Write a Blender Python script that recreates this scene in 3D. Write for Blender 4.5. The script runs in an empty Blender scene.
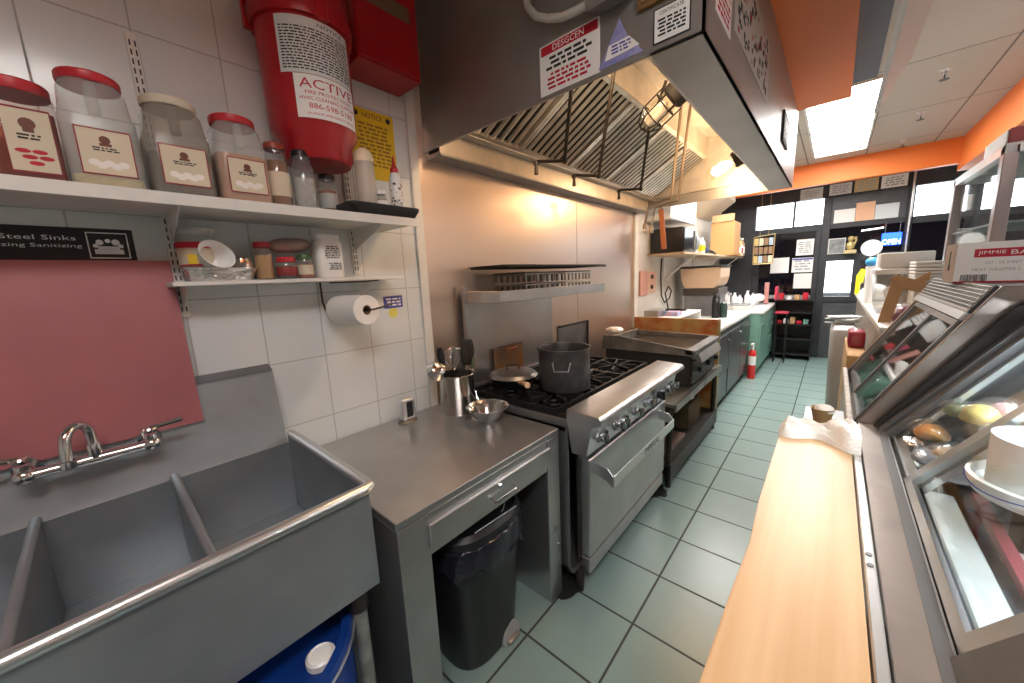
import bpy, bmesh, math, random
from mathutils import Vector, Matrix, Quaternion
S = bpy.context.scene
COL = S.collection
PI = math.pi
random.seed(7)

# ------------------------------------------------------------ camera
FPX = 364.93; CX, CY = 512.0, 341.5
YAW, PITCH, ROLL, EYE = -0.72271303, -0.1700137, -0.0452563, 1.55
_cy, _sy = math.cos(YAW), math.sin(YAW)
FW = Vector((_sy*math.cos(PITCH), _cy*math.cos(PITCH), math.sin(PITCH)))
_r0 = Vector((_cy, -_sy, 0)); _u0 = _r0.cross(FW)
RT = math.cos(ROLL)*_r0 + math.sin(ROLL)*_u0
UP = -math.sin(ROLL)*_r0 + math.cos(ROLL)*_u0
CAM = Vector((0, 0, EYE))
cd = bpy.data.cameras.new('camera'); cam = bpy.data.objects.new('camera', cd); COL.objects.link(cam)
cd.sensor_width = 36.0; cd.lens = FPX/1024*36; cd.clip_start = 0.02; cd.clip_end = 60
mw = Matrix.Identity(4)
for i, v in enumerate((RT, UP, -FW)):
    for k in range(3): mw[k][i] = v[k]
mw.translation = CAM
cam.matrix_world = mw
S.camera = cam
# ------------------------------------------------------------ world and exposure
w = bpy.data.worlds.new('world'); S.world = w; w.use_nodes = True
w.node_tree.nodes['Background'].inputs[0].default_value = (0.93, 0.96, 1.0, 1)
w.node_tree.nodes['Background'].inputs[1].default_value = 3.2
S.view_settings.view_transform = 'Standard'; S.view_settings.look = 'None'
S.view_settings.exposure = 1.05; S.view_settings.gamma = 1.0; S.view_settings.use_curve_mapping = False
PANEL_STRENGTH = 12.0      # ceiling troffers
HOOD_LAMP = 120.0          # vapour-proof lamps in the hood
CASE_TUBE = 55.0          # tubes in the display cases

# ------------------------------------------------------------ materials
MATS = {}
def mat(name, col=(.5,.5,.5), rough=.5, metal=0.0, noise=0.0, nscale=8.0, col2=None, bump=0.0, bscale=60.0, emit=None, spec=.5, stretch=None):
    if name in MATS: return MATS[name]
    m = bpy.data.materials.new(name); m.use_nodes = True; MATS[name] = m
    nt = m.node_tree; b = nt.nodes['Principled BSDF']
    b.inputs['Base Color'].default_value = (*col, 1); b.inputs['Roughness'].default_value = rough
    b.inputs['Metallic'].default_value = metal; b.inputs['Specular IOR Level'].default_value = spec
    if emit:
        b.inputs['Emission Color'].default_value = (*emit[0], 1); b.inputs['Emission Strength'].default_value = emit[1]
    if noise or col2 or bump:
        tc = nt.nodes.new('ShaderNodeTexCoord'); mp = nt.nodes.new('ShaderNodeMapping')
        nt.links.new(tc.outputs['Object'], mp.inputs[0])
        if stretch: mp.inputs['Scale'].default_value = stretch
    if noise or col2:
        n = nt.nodes.new('ShaderNodeTexNoise'); n.inputs['Scale'].default_value = nscale; n.inputs['Detail'].default_value = 5
        nt.links.new(mp.outputs[0], n.inputs['Vector'])
        mr = nt.nodes.new('ShaderNodeMapRange'); mr.inputs['From Min'].default_value = .35; mr.inputs['From Max'].default_value = .65
        nt.links.new(n.outputs['Fac'], mr.inputs['Value'])
        mx = nt.nodes.new('ShaderNodeMix'); mx.data_type = 'RGBA'
        c2 = col2 if col2 else tuple(c*(1-noise) for c in col)
        mx.inputs[6].default_value = (*col, 1); mx.inputs[7].default_value = (*c2, 1)
        nt.links.new(mr.outputs[0], mx.inputs[0]); nt.links.new(mx.outputs[2], b.inputs['Base Color'])
        if metal > .3:
            m2 = nt.nodes.new('ShaderNodeMapRange'); m2.inputs['To Min'].default_value = rough*.93; m2.inputs['To Max'].default_value = min(1, rough*1.1)
            nt.links.new(n.outputs['Fac'], m2.inputs['Value']); nt.links.new(m2.outputs[0], b.inputs['Roughness'])
    if bump:
        n2 = nt.nodes.new('ShaderNodeTexNoise'); n2.inputs['Scale'].default_value = bscale
        nt.links.new(mp.outputs[0], n2.inputs['Vector'])
        bp = nt.nodes.new('ShaderNodeBump'); bp.inputs['Strength'].default_value = bump; bp.inputs['Distance'].default_value = .01
        nt.links.new(n2.outputs['Fac'], bp.inputs['Height']); nt.links.new(bp.outputs[0], b.inputs['Normal'])
    return m
def clear(name, tint=(1,1,1), refl=.05, rough=.03, cloud=0.0):
    """thin clear sheet: transparent, with a glossy skin and (cloud) some milky diffuse"""
    if name in MATS: return MATS[name]
    m = bpy.data.materials.new(name); m.use_nodes = True; MATS[name] = m
    nt = m.node_tree; nt.nodes.clear(); N = nt.nodes.new; L = nt.links.new
    o = N('ShaderNodeOutputMaterial'); t = N('ShaderNodeBsdfTransparent'); g = N('ShaderNodeBsdfGlossy'); d = N('ShaderNodeBsdfDiffuse')
    t.inputs[0].default_value = (*tint, 1); g.inputs['Color'].default_value = (.9,.9,.9,1); g.inputs['Roughness'].default_value = rough
    d.inputs[0].default_value = (*[c*.85 for c in tint], 1)
    lw = N('ShaderNodeLayerWeight'); lw.inputs[0].default_value = .5
    p = N('ShaderNodeMath'); p.operation = 'POWER'; p.inputs[1].default_value = 4.5; L(lw.outputs['Facing'], p.inputs[0])
    a = N('ShaderNodeMath'); a.operation = 'MULTIPLY_ADD'; a.inputs[1].default_value = .6; a.inputs[2].default_value = refl; a.use_clamp = True; L(p.outputs[0], a.inputs[0])
    m0 = N('ShaderNodeMixShader'); m0.inputs[0].default_value = cloud; L(t.outputs[0], m0.inputs[1]); L(d.outputs[0], m0.inputs[2])
    mx = N('ShaderNodeMixShader'); L(a.outputs[0], mx.inputs[0]); L(m0.outputs[0], mx.inputs[1]); L(g.outputs[0], mx.inputs[2]); L(mx.outputs[0], o.inputs[0])
    return m
def grid_mat(name, base, base2, grout, ax, pitch, off, gw, rough=.25, bump=.3, groutz=None):
    """tiles on a plane: ax = the two object-space axes, pitch/off in metres"""
    m = bpy.data.materials.new(name); m.use_nodes = True; MATS[name] = m
    nt = m.node_tree; b = nt.nodes['Principled BSDF']; L = nt.links.new
    g = nt.nodes.new('ShaderNodeNewGeometry'); sp = nt.nodes.new('ShaderNodeSeparateXYZ'); L(g.outputs['Position'], sp.inputs[0])
    def mth(op, a, c=None):
        n = nt.nodes.new('ShaderNodeMath'); n.operation = op
        for i, v in enumerate((a, c)):
            if v is None: continue
            if isinstance(v, (int, float)): n.inputs[i].default_value = v
            else: L(v, n.inputs[i])
        return n.outputs[0]
    ds, ids = [], []
    for k in range(2):
        q = mth('DIVIDE', mth('SUBTRACT', sp.outputs[ax[k]], off[k]), pitch[k])
        fl = mth('FLOOR', q); fr = mth('SUBTRACT', q, fl)
        d = mth('MULTIPLY', mth('MINIMUM', fr, mth('SUBTRACT', 1.0, fr)), pitch[k])
        ds.append(d); ids.append(fl)
    d = mth('MINIMUM', ds[0], ds[1])
    mr = nt.nodes.new('ShaderNodeMapRange'); mr.inputs['From Min'].default_value = gw*.35; mr.inputs['From Max'].default_value = gw*.75
    L(d, mr.inputs['Value'])
    cb = nt.nodes.new('ShaderNodeCombineXYZ'); L(ids[0], cb.inputs[0]); L(ids[1], cb.inputs[1])
    wn = nt.nodes.new('ShaderNodeTexWhiteNoise'); L(cb.outputs[0], wn.inputs['Vector'])
    ns = nt.nodes.new('ShaderNodeTexNoise'); ns.inputs['Scale'].default_value = 7; ns.inputs['Detail'].default_value = 6; L(g.outputs['Position'], ns.inputs['Vector'])
    f = mth('ADD', mth('MULTIPLY', wn.outputs[0], .35), mth('MULTIPLY', ns.outputs['Fac'], .65))
    m1 = nt.nodes.new('ShaderNodeMix'); m1.data_type = 'RGBA'; m1.inputs[6].default_value = (*base, 1); m1.inputs[7].default_value = (*base2, 1); L(f, m1.inputs[0])
    m2 = nt.nodes.new('ShaderNodeMix'); m2.data_type = 'RGBA'; m2.inputs[6].default_value = (*grout, 1); L(m1.outputs[2], m2.inputs[7]); L(mr.outputs[0], m2.inputs[0])
    L(m2.outputs[2], b.inputs['Base Color']); 
    rr = nt.nodes.new('ShaderNodeMapRange'); rr.inputs['To Min'].default_value = .8; rr.inputs['To Max'].default_value = rough; L(mr.outputs[0], rr.inputs['Value']); L(rr.outputs[0], b.inputs['Roughness'])
    h = mth('ADD', mr.outputs[0], mth('MULTIPLY', ns.outputs['Fac'], .5))
    bp = nt.nodes.new('ShaderNodeBump'); bp.inputs['Strength'].default_value = bump; bp.inputs['Distance'].default_value = .002; L(h, bp.inputs['Height']); L(bp.outputs[0], b.inputs['Normal'])
    return m

STEEL = mat('brushed_steel', (.56,.56,.57), .30, .88, noise=.18, nscale=4)
STEEL_D = mat('dull_steel', (.30,.30,.31), .38, .8, noise=.3, nscale=4)
STEEL_S = mat('sink_steel', (.40,.44,.47), .38, .68, noise=.22, nscale=4)
STEEL_H = mat('hood_steel', (.45,.43,.41), .42, .75, noise=.15, nscale=2)
STEEL_W = mat('steel_wall_sheet', (.70,.56,.47), .32, .85)
BRONZE = mat('worn_case_steel', (.40,.35,.32), .32, .85, noise=.25, nscale=5)
STEEL_C = mat('dark_cabinet_steel', (.13,.135,.14), .35, .7, noise=.3, nscale=4)
CHROME = mat('chrome', (.75,.75,.76), .10, 1.0)
ALU = mat('bright_aluminium', (.74,.75,.76), .30, .9)
BLACK = mat('black_plastic', (.012,.012,.014), .35)
BLACK_M = mat('matt_black', (.018,.017,.017), .7)
IRON = mat('cast_iron', (.02,.02,.021), .5, .4, noise=.4, nscale=30, bump=.3)
CHAR = mat('charcoal_frame', (.035,.038,.045), .5, noise=.3)
CHARP = mat('charcoal_panel', (.075,.08,.09), .45, noise=.2)
WHITE = mat('white_paint', (.78,.77,.74), .5, noise=.08, nscale=6)
WHITEP = mat('white_plastic', (.85,.85,.84), .35)
PAPER = mat('white_paper', (.86,.86,.85), .8)
CREAM = mat('cream_label', (.66,.58,.44), .6)
RED = mat('red_paint', (.42,.010,.018), .3, noise=.12)
REDL = mat('red_lid', (.50,.022,.035), .35)
REDP = mat('red_print', (.50,.01,.03), .6)
INK = mat('black_print', (.02,.02,.02), .7)
ORANGE = mat('orange_paint', (.84,.20,.035), .55)
PINK = mat('pink_board', (.44,.155,.17), .45, nscale=3, col2=(.37,.125,.14))
YELLOW = mat('yellow_paper', (.80,.55,.02), .6)
BLUE = mat('blue_drum', (.005,.035,.20), .35)
BLUEP = mat('blue_print', (.08,.09,.42), .6)
WOOD = mat('maple_block', (.74,.50,.29), .36, nscale=3.2, col2=(.66,.42,.225), stretch=(9,.35,1))
CARD = mat('cardboard', (.55,.33,.16), .8, noise=.1)
RUST = mat('greasy_rust', (.50,.33,.12), .6, .1, nscale=7, col2=(.42,.12,.03), bump=.5, bscale=30)
GREASE = mat('greasy_dark', (.05,.042,.035), .45, .3, noise=.5, nscale=10, bump=.3)
TAN = mat('tan_enamel', (.66,.48,.32), .35)
GREEN = mat('green_cabinet', (.19,.38,.31), .4, noise=.15)
GREY = mat('grey_plastic', (.42,.42,.43), .45, noise=.1)
BAGM = mat('black_bin_liner', (.015,.014,.022), .22, bump=.6, bscale=25)
FOIL = mat('foil', (.78,.78,.78), .22, 1.0, bump=.9, bscale=45)
CLOTH = mat('white_cloth', (.90,.89,.87), .9, bump=.4, bscale=120)
CREAMH = mat('hood_inner_sheet', (.62,.58,.52), .38, .55, noise=.15)
GLASS = clear('clear_glass', (.95,.98,.97), .035)
CLEARP = clear('clear_plastic', (.92,.92,.92), .04, .12, .10)
CLEARJ = clear('cloudy_jar_plastic', (.90,.90,.89), .03, .25, .26)
WRAP = clear('cling_wrap', (.97,.97,.97), .08, .15, .05)
GLOWP = mat('lit_diffuser', (.9,.9,.9), .5, emit=((1,.985,.95), PANEL_STRENGTH))
LAMPM = mat('lit_bulb', (1,.9,.7), .5, emit=((1,.66,.38), HOOD_LAMP))
TUBEM = mat('lit_tube', (1,1,1), .5, emit=((.9,.97,1), CASE_TUBE))
SCREEN = mat('lit_screen', (.5,.6,.8), .3, emit=((.6,.75,1.0), 1.3))
NEON = mat('lit_blue_sign', (.02,.1,.8), .3, emit=((.03,.12,.95), 1.6))
NEONW = mat('lit_sign_letters', (.9,.95,1), .3, emit=((.8,.95,1), 2.0))

# ------------------------------------------------------------ geometry helpers
def px_ray(x, y): return FW + (x-CX)/FPX*RT - (y-CY)/FPX*UP
def on(axis, val, x, y):
    d = px_ray(x, y); i = 'xyz'.index(axis)
    return CAM + d*((val-CAM[i])/d[i])
class G:
    """collects shapes; build() links them as ONE mesh object"""
    def __init__(s): s.bm = bmesh.new()
    def _add(s, t):
        me = bpy.data.meshes.new('t'); t.to_mesh(me); t.free(); s.bm.from_mesh(me); bpy.data.meshes.remove(me); return s
    def box(s, a, b, bev=.002, seg=1, rot=None, piv=None):
        t = bmesh.new(); bmesh.ops.create_cube(t, size=1)
        a, b = Vector(a), Vector(b); c = (a+b)/2; d = b-a
        for v in t.verts: v.co = Vector((v.co.x*abs(d.x), v.co.y*abs(d.y), v.co.z*abs(d.z)))
        bv = min(bev, min(abs(d.x), abs(d.y), abs(d.z))*.45)
        if bv > 1e-5: bmesh.ops.bevel(t, geom=t.edges[:], offset=bv, segments=seg, profile=.5, affect='EDGES')
        M = Matrix.Translation(c)
        if rot is not None:
            p = Vector(piv) if piv else c
            M = Matrix.Translation(p) @ rot @ Matrix.Translation(-p) @ M
        t.transform(M); return s._add(t)
    def cyl(s, p0, p1, r, r2=None, n=20, caps=True):
        p0, p1 = Vector(p0), Vector(p1); d = p1-p0; t = bmesh.new()
        bmesh.ops.create_cone(t, cap_ends=caps, segments=n, radius1=r, radius2=r if r2 is None else r2, depth=d.length)
        t.transform(Matrix.Translation((p0+p1)/2) @ d.to_track_quat('Z','Y').to_matrix().to_4x4()); return s._add(t)
    def ball(s, c, r, sc=(1,1,1), n=14):
        t = bmesh.new(); bmesh.ops.create_uvsphere(t, u_segments=n, v_segments=max(6, n//2+1), radius=r)
        t.transform(Matrix.Translation(c) @ Matrix.Diagonal((*sc, 1))); return s._add(t)
    def lathe(s, prof, c=(0,0,0), n=28, axis=None, sq=(1,1)):
        """prof: [(r,z)...]; sq scales x,y"""
        t = bmesh.new(); rings = []
        for r, z in prof:
            rings.append([t.verts.new((max(r,1e-5)*math.cos(2*PI*k/n)*sq[0], max(r,1e-5)*math.sin(2*PI*k/n)*sq[1], z)) for k in range(n)])
        for a, b in zip(rings, rings[1:]):
            for k in range(n): t.faces.new((a[k], a[(k+1)%n], b[(k+1)%n], b[k]))
        bmesh.ops.remove_doubles(t, verts=t.verts[:], dist=1e-4)
        M = Matrix.Translation(c)
        if axis is not None: M = M @ Vector(axis).to_track_quat('Z','Y').to_matrix().to_4x4()
        t.transform(M); return s._add(t)
    def tube(s, pts, r, n=10, closed=False):
        pts = [Vector(p) for p in pts]; t = bmesh.new(); rings = []; N = len(pts); up = None
        rr = r if isinstance(r, (list, tuple)) else [r]*N
        for i, p in enumerate(pts):
            if closed: d = pts[(i+1)%N]-pts[i-1]
            else: d = pts[min(i+1,N-1)]-pts[max(i-1,0)]
            d.normalize()
            if up is None: up = Vector((0,0,1)) if abs(d.z) < .9 else Vector((1,0,0))
            a = d.cross(up)
            if a.length < 1e-4: a = d.orthogonal()
            a.normalize(); b = a.cross(d); up = b
            rings.append([t.verts.new(p + (a*math.cos(2*PI*k/n)+b*math.sin(2*PI*k/n))*rr[i]) for k in range(n)])
        prs = list(zip(rings, rings[1:])) + ([(rings[-1], rings[0])] if closed else [])
        for a, b in prs:
            for k in range(n): t.faces.new((a[k], a[(k+1)%n], b[(k+1)%n], b[k]))
        if not closed: t.faces.new(rings[0][::-1]); t.faces.new(rings[-1])
        bmesh.ops.recalc_face_normals(t, faces=t.faces[:]); return s._add(t)
    def prism(s, poly, ax, lo, hi, bev=0):
        """poly in the two axes other than ax, extruded from lo to hi along ax"""
        i = 'xyz'.index(ax); o = [k for k in range(3) if k != i]; t = bmesh.new()
        def P(q, v):
            c = [0,0,0]; c[o[0]] = q[0]; c[o[1]] = q[1]; c[i] = v; return c
        A = [t.verts.new(P(q, lo)) for q in poly]; B = [t.verts.new(P(q, hi)) for q in poly]
        t.faces.new(A); t.faces.new(B[::-1]); n = len(poly)
        for k in range(n): t.faces.new((A[k], B[k], B[(k+1)%n], A[(k+1)%n]))
        bmesh.ops.recalc_face_normals(t, faces=t.faces[:])
        if bev: bmesh.ops.bevel(t, geom=t.edges[:], offset=bev, segments=1, affect='EDGES')
        return s._add(t)
    def slab(s, c, U, V, w, h, th):
        """thin rectangle: centre c, in-plane dirs U, V, thickness th along U x V"""
        U, V = Vector(U).normalized(), Vector(V).normalized(); N = U.cross(V); c = Vector(c); t = bmesh.new()
        vs = [t.verts.new(c+U*(a*w/2)+V*(b*h/2)+N*(d*th/2)) for a in (-1,1) for b in (-1,1) for d in (-1,1)]
        for f in ((0,1,3,2),(4,6,7,5),(0,4,5,1),(2,3,7,6),(0,2,6,4),(1,5,7,3)): t.faces.new([vs[i] for i in f])
        bmesh.ops.recalc_face_normals(t, faces=t.faces[:]); return s._add(t)
    def blob(s, c, r, sc=(1,1,1), amp=.25, seed=0, sub=3):
        """crumpled lump"""
        rnd = random.Random(seed); t = bmesh.new(); bmesh.ops.create_icosphere(t, subdivisions=sub, radius=r)
        ws = [(Vector((rnd.uniform(-1,1), rnd.uniform(-1,1), rnd.uniform(-1,1)))*7/r*.35, rnd.uniform(0,6)) for _ in range(7)]
        for v in t.verts:
            k = sum(math.sin(v.co.dot(a)+p) for a, p in ws)/7; v.co *= 1+amp*k*1.6
        for v in t.verts:
            if v.co.z < -r*.7: v.co.z = -r*.7
        t.transform(Matrix.Translation(c) @ Matrix.Diagonal((*sc, 1))); return s._add(t)
    def quadstrip(s, rows):
        t = bmesh.new(); vs = [[t.verts.new(p) for p in r] for r in rows]
        for a, b in zip(vs, vs[1:]):
            for k in range(len(a)-1): t.faces.new((a[k], a[k+1], b[k+1], b[k]))
        return s._add(t)
    def build(s, name, m, parent=None, loc=None, sharp=32, **kw):
        me = bpy.data.meshes.new(name); s.bm.to_mesh(me); s.bm.free(); me.materials.append(m)
        for p in me.polygons: p.use_smooth = True
        me.set_sharp_from_angle(angle=math.radians(sharp))
        return link_mesh(name, me, parent, loc, **kw)
WL = {}
def link_mesh(name, me, parent=None, loc=None, label=None, cat=None, group=None, kind=None):
    o = bpy.data.objects.new(name, me); COL.objects.link(o)
    if parent is not None:
        base = WL[parent.name]; o.parent = parent
        me.transform(Matrix.Translation(-base)); WL[o.name] = base
    else:
        vs = [v.co for v in me.vertices]
        if loc is None:
            loc = ((min(v.x for v in vs)+max(v.x for v in vs))/2, (min(v.y for v in vs)+max(v.y for v in vs))/2, min(v.z for v in vs))
        loc = Vector(loc); me.transform(Matrix.Translation(-loc)); o.location = loc; WL[o.name] = loc
    return props(o, label, cat, group, kind)
def props(o, label=None, cat=None, group=None, kind=None):
    for k, v in (('label', label), ('category', cat), ('group', group), ('kind', kind)):
        if v: o[k] = v
    return o
def thing(name, loc, label, cat, group=None):
    o = bpy.data.objects.new(name, None); COL.objects.link(o); o.location = loc; o.empty_display_size = .05; WL[o.name] = Vector(loc)
    return props(o, label, cat, group)
def struct(g, name, m, parent=None): return g.build(name, m, parent, kind=None if parent else 'structure')
def text(s, h, m, parent, c, U, V, name='lettering', wmax=None, ext=.0004, label=None):
    cu = bpy.data.curves.new('f', 'FONT'); cu.body = s; cu.size = 1; cu.align_x = 'CENTER'; cu.align_y = 'CENTER'; cu.resolution_u = 2
    o = bpy.data.objects.new('f', cu); me = bpy.data.meshes.new_from_object(o); bpy.data.objects.remove(o); bpy.data.curves.remove(cu)
    xs = [v.co.x for v in me.vertices]; ys = [v.co.y for v in me.vertices]
    W, H = max(xs)-min(xs), max(ys)-min(ys); mx, my = (max(xs)+min(xs))/2, (max(ys)+min(ys))/2
    ky = h/H; kx = ky if not wmax else min(wmax/W, ky*1.8)
    U, V = Vector(U).normalized(), Vector(V).normalized(); N = U.cross(V); c = Vector(c)
    for v in me.vertices: v.co = c + U*((v.co.x-mx)*kx) + V*((v.co.y-my)*ky) + N*(ext + v.co.z)
    me.materials.clear(); me.materials.append(m)
    return link_mesh(name, me, parent, label=label)
def print_lines(parent, c, U, V, w, h, rows, m, seed=0, name='small_print', fill=.55, off=.0006):
    """rows of tiny word-like dashes"""
    rnd = random.Random(seed); g = G(); U, V = Vector(U).normalized(), Vector(V).normalized(); N = U.cross(V); c = Vector(c)
    rh = h/rows
    for r in range(rows):
        x = -w/2*rnd.uniform(.75, 1)
        while x < w/2*.8:
            L = min(rnd.uniform(.6, 2.6)*rh, w/2*.95-x)
            if L > 0: g.slab(c+U*(x+L/2)+V*(h/2-(r+.5)*rh)+N*off, U, V, L, rh*fill, .0004)
            x += L + rh*.45
    return g.build(name, m, parent)
X_, Y_, Z_ = Vector((1,0,0)), Vector((0,1,0)), Vector((0,0,1))
#PART2
def dup(root, loc, rotz=None, label=None, group=None):
    r = root.copy(); COL.objects.link(r); r.location = loc
    if rotz is not None: r.rotation_euler = (0, 0, rotz)
    if label: r['label'] = label
    if group: r['group'] = group
    for ch in list(root.children):
        c = ch.copy(); COL.objects.link(c); c.parent = r
        for gch in list(ch.children):
            d = gch.copy(); COL.objects.link(d); d.parent = c
    return r

# ============================================================ THE SETTING
WX = -1.67           # tiled left wall
CEIL = 3.0
FLOORM = grid_mat('floor_tiles', (.27,.385,.365), (.225,.325,.31), (.045,.05,.048), (0,1), (.3375,.3375), (-.5611,1.3691), .009, rough=.28)
TILEM = grid_mat('wall_tiles', (.74,.785,.80), (.66,.70,.715), (.42,.44,.44), (1,2), (.2185,.2735), (.208,.98), .004, rough=.16, bump=.25)
CEILM = grid_mat('ceiling_tiles', (.52,.47,.405), (.47,.425,.365), (.17,.15,.13), (0,1), (.61,1.25), (.20,4.29), .012, rough=.8)
WALLP = mat('painted_wall', (.68,.64,.58), .55, noise=.12, nscale=3)
struct(G().box((-1.8,-2.4,-.1),(2.4,8.3,0),0), 'floor', FLOORM)
struct(G().box((-1.8,-2.4,CEIL),(2.4,8.3,CEIL+.1),0), 'ceiling', CEILM)
struct(G().box((-1.8,-2.4,0),(WX,1.22,CEIL),0), 'wall_left', TILEM)
struct(G().box((-1.8,1.22,0),(WX,8.3,CEIL),0), 'wall_left_rear', WALLP)
struct(G().box((2.3,-2.4,0),(2.4,8.3,CEIL),0), 'wall_right', mat('shop_wall_right', (.50,.45,.42), .6))
struct(G().box((-1.8,-2.5,0),(2.4,-2.4,CEIL),0), 'wall_back', mat('shop_wall_back', (.55,.52,.48), .6))
# white trim strip between the tiles and the steel sheet, slim conduit next to it
struct(G().box((WX,1.165,.86),(WX+.018,1.215,2.95),.003), 'trim_1', WHITE)
g = G().box((WX,1.2165,.3),(WX+.006,2.77,2.34),.001).box((WX,2.775,.3),(WX+.006,3.93,2.34),.001)
struct(g, 'trim_2', STEEL_W)
struct(G().box((WX,3.93,.95),(WX+.03,4.02,2.3),.003), 'trim_3', WHITE)
struct(G().box((WX,5.35,1.75),(WX+.02,5.47,3.0),.003), 'trim_4', CHAR)
# orange soffit above the hood front, orange band round the front of the shop
struct(G().box((-.33,-2.4,2.80),(-.008,4.05,CEIL),.002), 'trim_5', ORANGE)
struct(G().box((-1.67,7.2,2.70),(1.05,7.32,CEIL),.002), 'trim_6', ORANGE)
struct(G().box((1.05,-2.4,2.62),(1.17,7.32,CEIL),.002), 'trim_7', ORANGE)
# dark recessed ceiling section beside the soffit
struct(G().box((-.008,-2.4,2.985),(.135,4.33,CEIL-.001),.001), 'trim_8', mat('dark_ceiling_strip', (.075,.085,.10), .45))

# ---- storefront (y = 8)
SY = 8.0
def frame(n, x0, x1, z0, z1, y0=SY-.06, y1=SY+.04, m=CHAR): return struct(G().box((x0,y0,z0),(x1,y1,z1),.004), n, m)
frame('wall_front_header', -1.67, 2.3, 2.60, 3.0)
g = G()
for x0, x1 in ((-1.67,-1.12),(-.21,-.11),(.72,.79),(1.28,1.40),(2.2,2.3)): g.box((x0,SY-.06,0),(x1,SY+.04,2.6),.004)
for x0, x1, z0, z1 in ((-1.12,-.21,2.10,2.20),(-.11,.72,2.11,2.18),(-.11,.72,1.60,1.70),(.79,1.28,2.08,2.18),(1.4,2.2,2.08,2.18),(-.11,.72,.94,1.03),(.79,1.28,.9,1.0),(1.4,2.2,.9,1.0),(-1.12,-.21,0,.1),(-1.12,-1.03,.1,2.1),(-.28,-.21,.1,2.1),(.21,.30,1.03,1.6)): g.box((x0,SY-.05,z0),(x1,SY+.03,z1),.004)
struct(g, 'trim_9', CHAR)
g = G().box((-.11,SY-.03,0),(.72,SY+.01,.94),.003).box((-.11,SY-.03,2.18),(.72,SY+.01,2.6),.003).box((.79,SY-.03,0),(1.28,SY+.01,.9),.003).box((1.4,SY-.03,0),(2.2,SY+.01,.9),.003)
struct(g, 'wall_front_panels', CHARP)
DGLASS = clear('dark_tinted_glass', (.030,.027,.034), .04)
n = 0
for x0, x1, z0, z1, m in ((-1.12,-.60,2.2,2.6,GLASS),(-.57,-.21,2.2,2.6,GLASS),(.79,1.28,2.18,2.6,GLASS),(1.4,2.2,2.18,2.6,GLASS),(-.11,.21,1.03,1.6,GLASS),(.30,.72,1.03,1.6,DGLASS),(-.11,.72,1.7,2.11,DGLASS),(.79,1.28,1.0,2.08,DGLASS),(1.4,2.2,1.0,2.08,DGLASS)):
    n += 1; struct(G().box((x0,SY-.008,z0),(x1,SY,z1),0), 'window_%d' % n, m)
struct(G().box((-.60,SY-.03,2.2),(-.57,SY+.02,2.6),.002), 'trim_10', CHAR)
dr = struct(G().box((-1.03,SY-.03,.1),(-.28,SY-.02,2.1),0), 'door_1', DGLASS)
G().box((-1.03,SY-.045,1.0),(-.28,SY-.03,1.06),.003).build('push_bar', ALU, dr)
struct(G().cyl((.755,SY-.09,.2),(.755,SY-.09,2.8),.014), 'trim_11', ALU)
# dark street view mass behind tinted panes
struct(G().box((-1.67,SY+1.2,0),(2.4,SY+1.25,1.02),0), 'wall_street', mat('street_wall', (.12,.12,.14), .8))

# ---- lights of the shop, with unseen ones added for brightness
def troffer(x0, x1, y0, y1, label, m=None):
    t = thing('ceiling_light', ((x0+x1)/2,(y0+y1)/2,CEIL-.03), label, 'ceiling light', 'fluorescent ceiling troffers')
    g = G()
    for a, b in (((x0,y0),(x1,y0+.02)),((x0,y1-.02),(x1,y1)),((x0,y0),(x0+.02,y1)),((x1-.02,y0),(x1,y1))): g.box((*a,CEIL-.022),(*b,CEIL-.001),.002)
    g.build('frame', WHITE, t)
    G().box((x0+.02,y0+.02,CEIL-.016),(x1-.02,y1-.02,CEIL-.008),0).build('diffuser', m or GLOWP, t)
troffer(-.335,.195,4.36,5.535,'lit ceiling light panel just past the end of the orange soffit')
troffer(-.335,.195,5.545,6.76,'lit ceiling light panel nearest the shop front')
troffer(.30,.90,-.9,.3,'unseen ceiling light added above the customer side of the counter', mat('fill_diffuser', (.9,.9,.9), .5, emit=((1,.985,.95), PANEL_STRENGTH*.85)))  # unseen fixture added to light the near area
troffer(-1.25,-.65,5.0,6.2,'added ceiling light above the white counter, hidden behind the hood')  # extra panel hidden by the hood, added to brighten the far counter
troffer(1.35,1.95,3.2,4.4,'added out-of-view ceiling light over the far customer area')  # extra fixture out of view, added for more light at the far end
for i, (px, lab) in enumerate((((945,73.5),'ceiling sprinkler head nearest the camera'),((921,115),'middle one of the three ceiling sprinkler heads'),((903,143),'ceiling sprinkler head nearest the orange band'))):
    p = on('z', CEIL-.03, *px); t = thing('sprinkler', (p.x,p.y,CEIL-.06), lab, 'sprinkler', 'ceiling sprinkler heads')
    G().lathe([(0,0),(.035,0),(.03,-.008),(.012,-.012),(.012,-.035),(0,-.035)], (p.x,p.y,CEIL)).build('escutcheon', ALU, t)
    g = G().lathe([(0,0),(.028,0),(.028,.003),(0,.003)], (p.x,p.y,CEIL-.075), n=16)
    for s in (-1,1): g.tube([(p.x,p.y+s*.004,CEIL-.035),(p.x,p.y+s*.018,CEIL-.05),(p.x,p.y+s*.002,CEIL-.073)], .003, 6)
    g.build('deflector', GREASE, t)
# hanging sign panel beside the soffit, seen from its back
t = thing('hanging_menu_panel', (.13,2.5,2.5), 'long pale menu panel hanging from the ceiling beside the orange soffit', 'menu board')
g = G(); a = on('z',2.45,873,108); b = on('z',2.45,889.6,36)
g.prism([(.105,2.46),(.125,2.46),(.245,2.72),(.225,2.72)], 'y', 1.0, a.y+.15)
g.build('panel', mat('pale_panel_back', (.62,.60,.57), .4), t)
g = G()
for yy in (1.3, 2.3, a.y): g.cyl((.235,yy,2.72),(.235,yy,2.97),.004, n=8)
g.build('hanger', BLACK_M, t)

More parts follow.
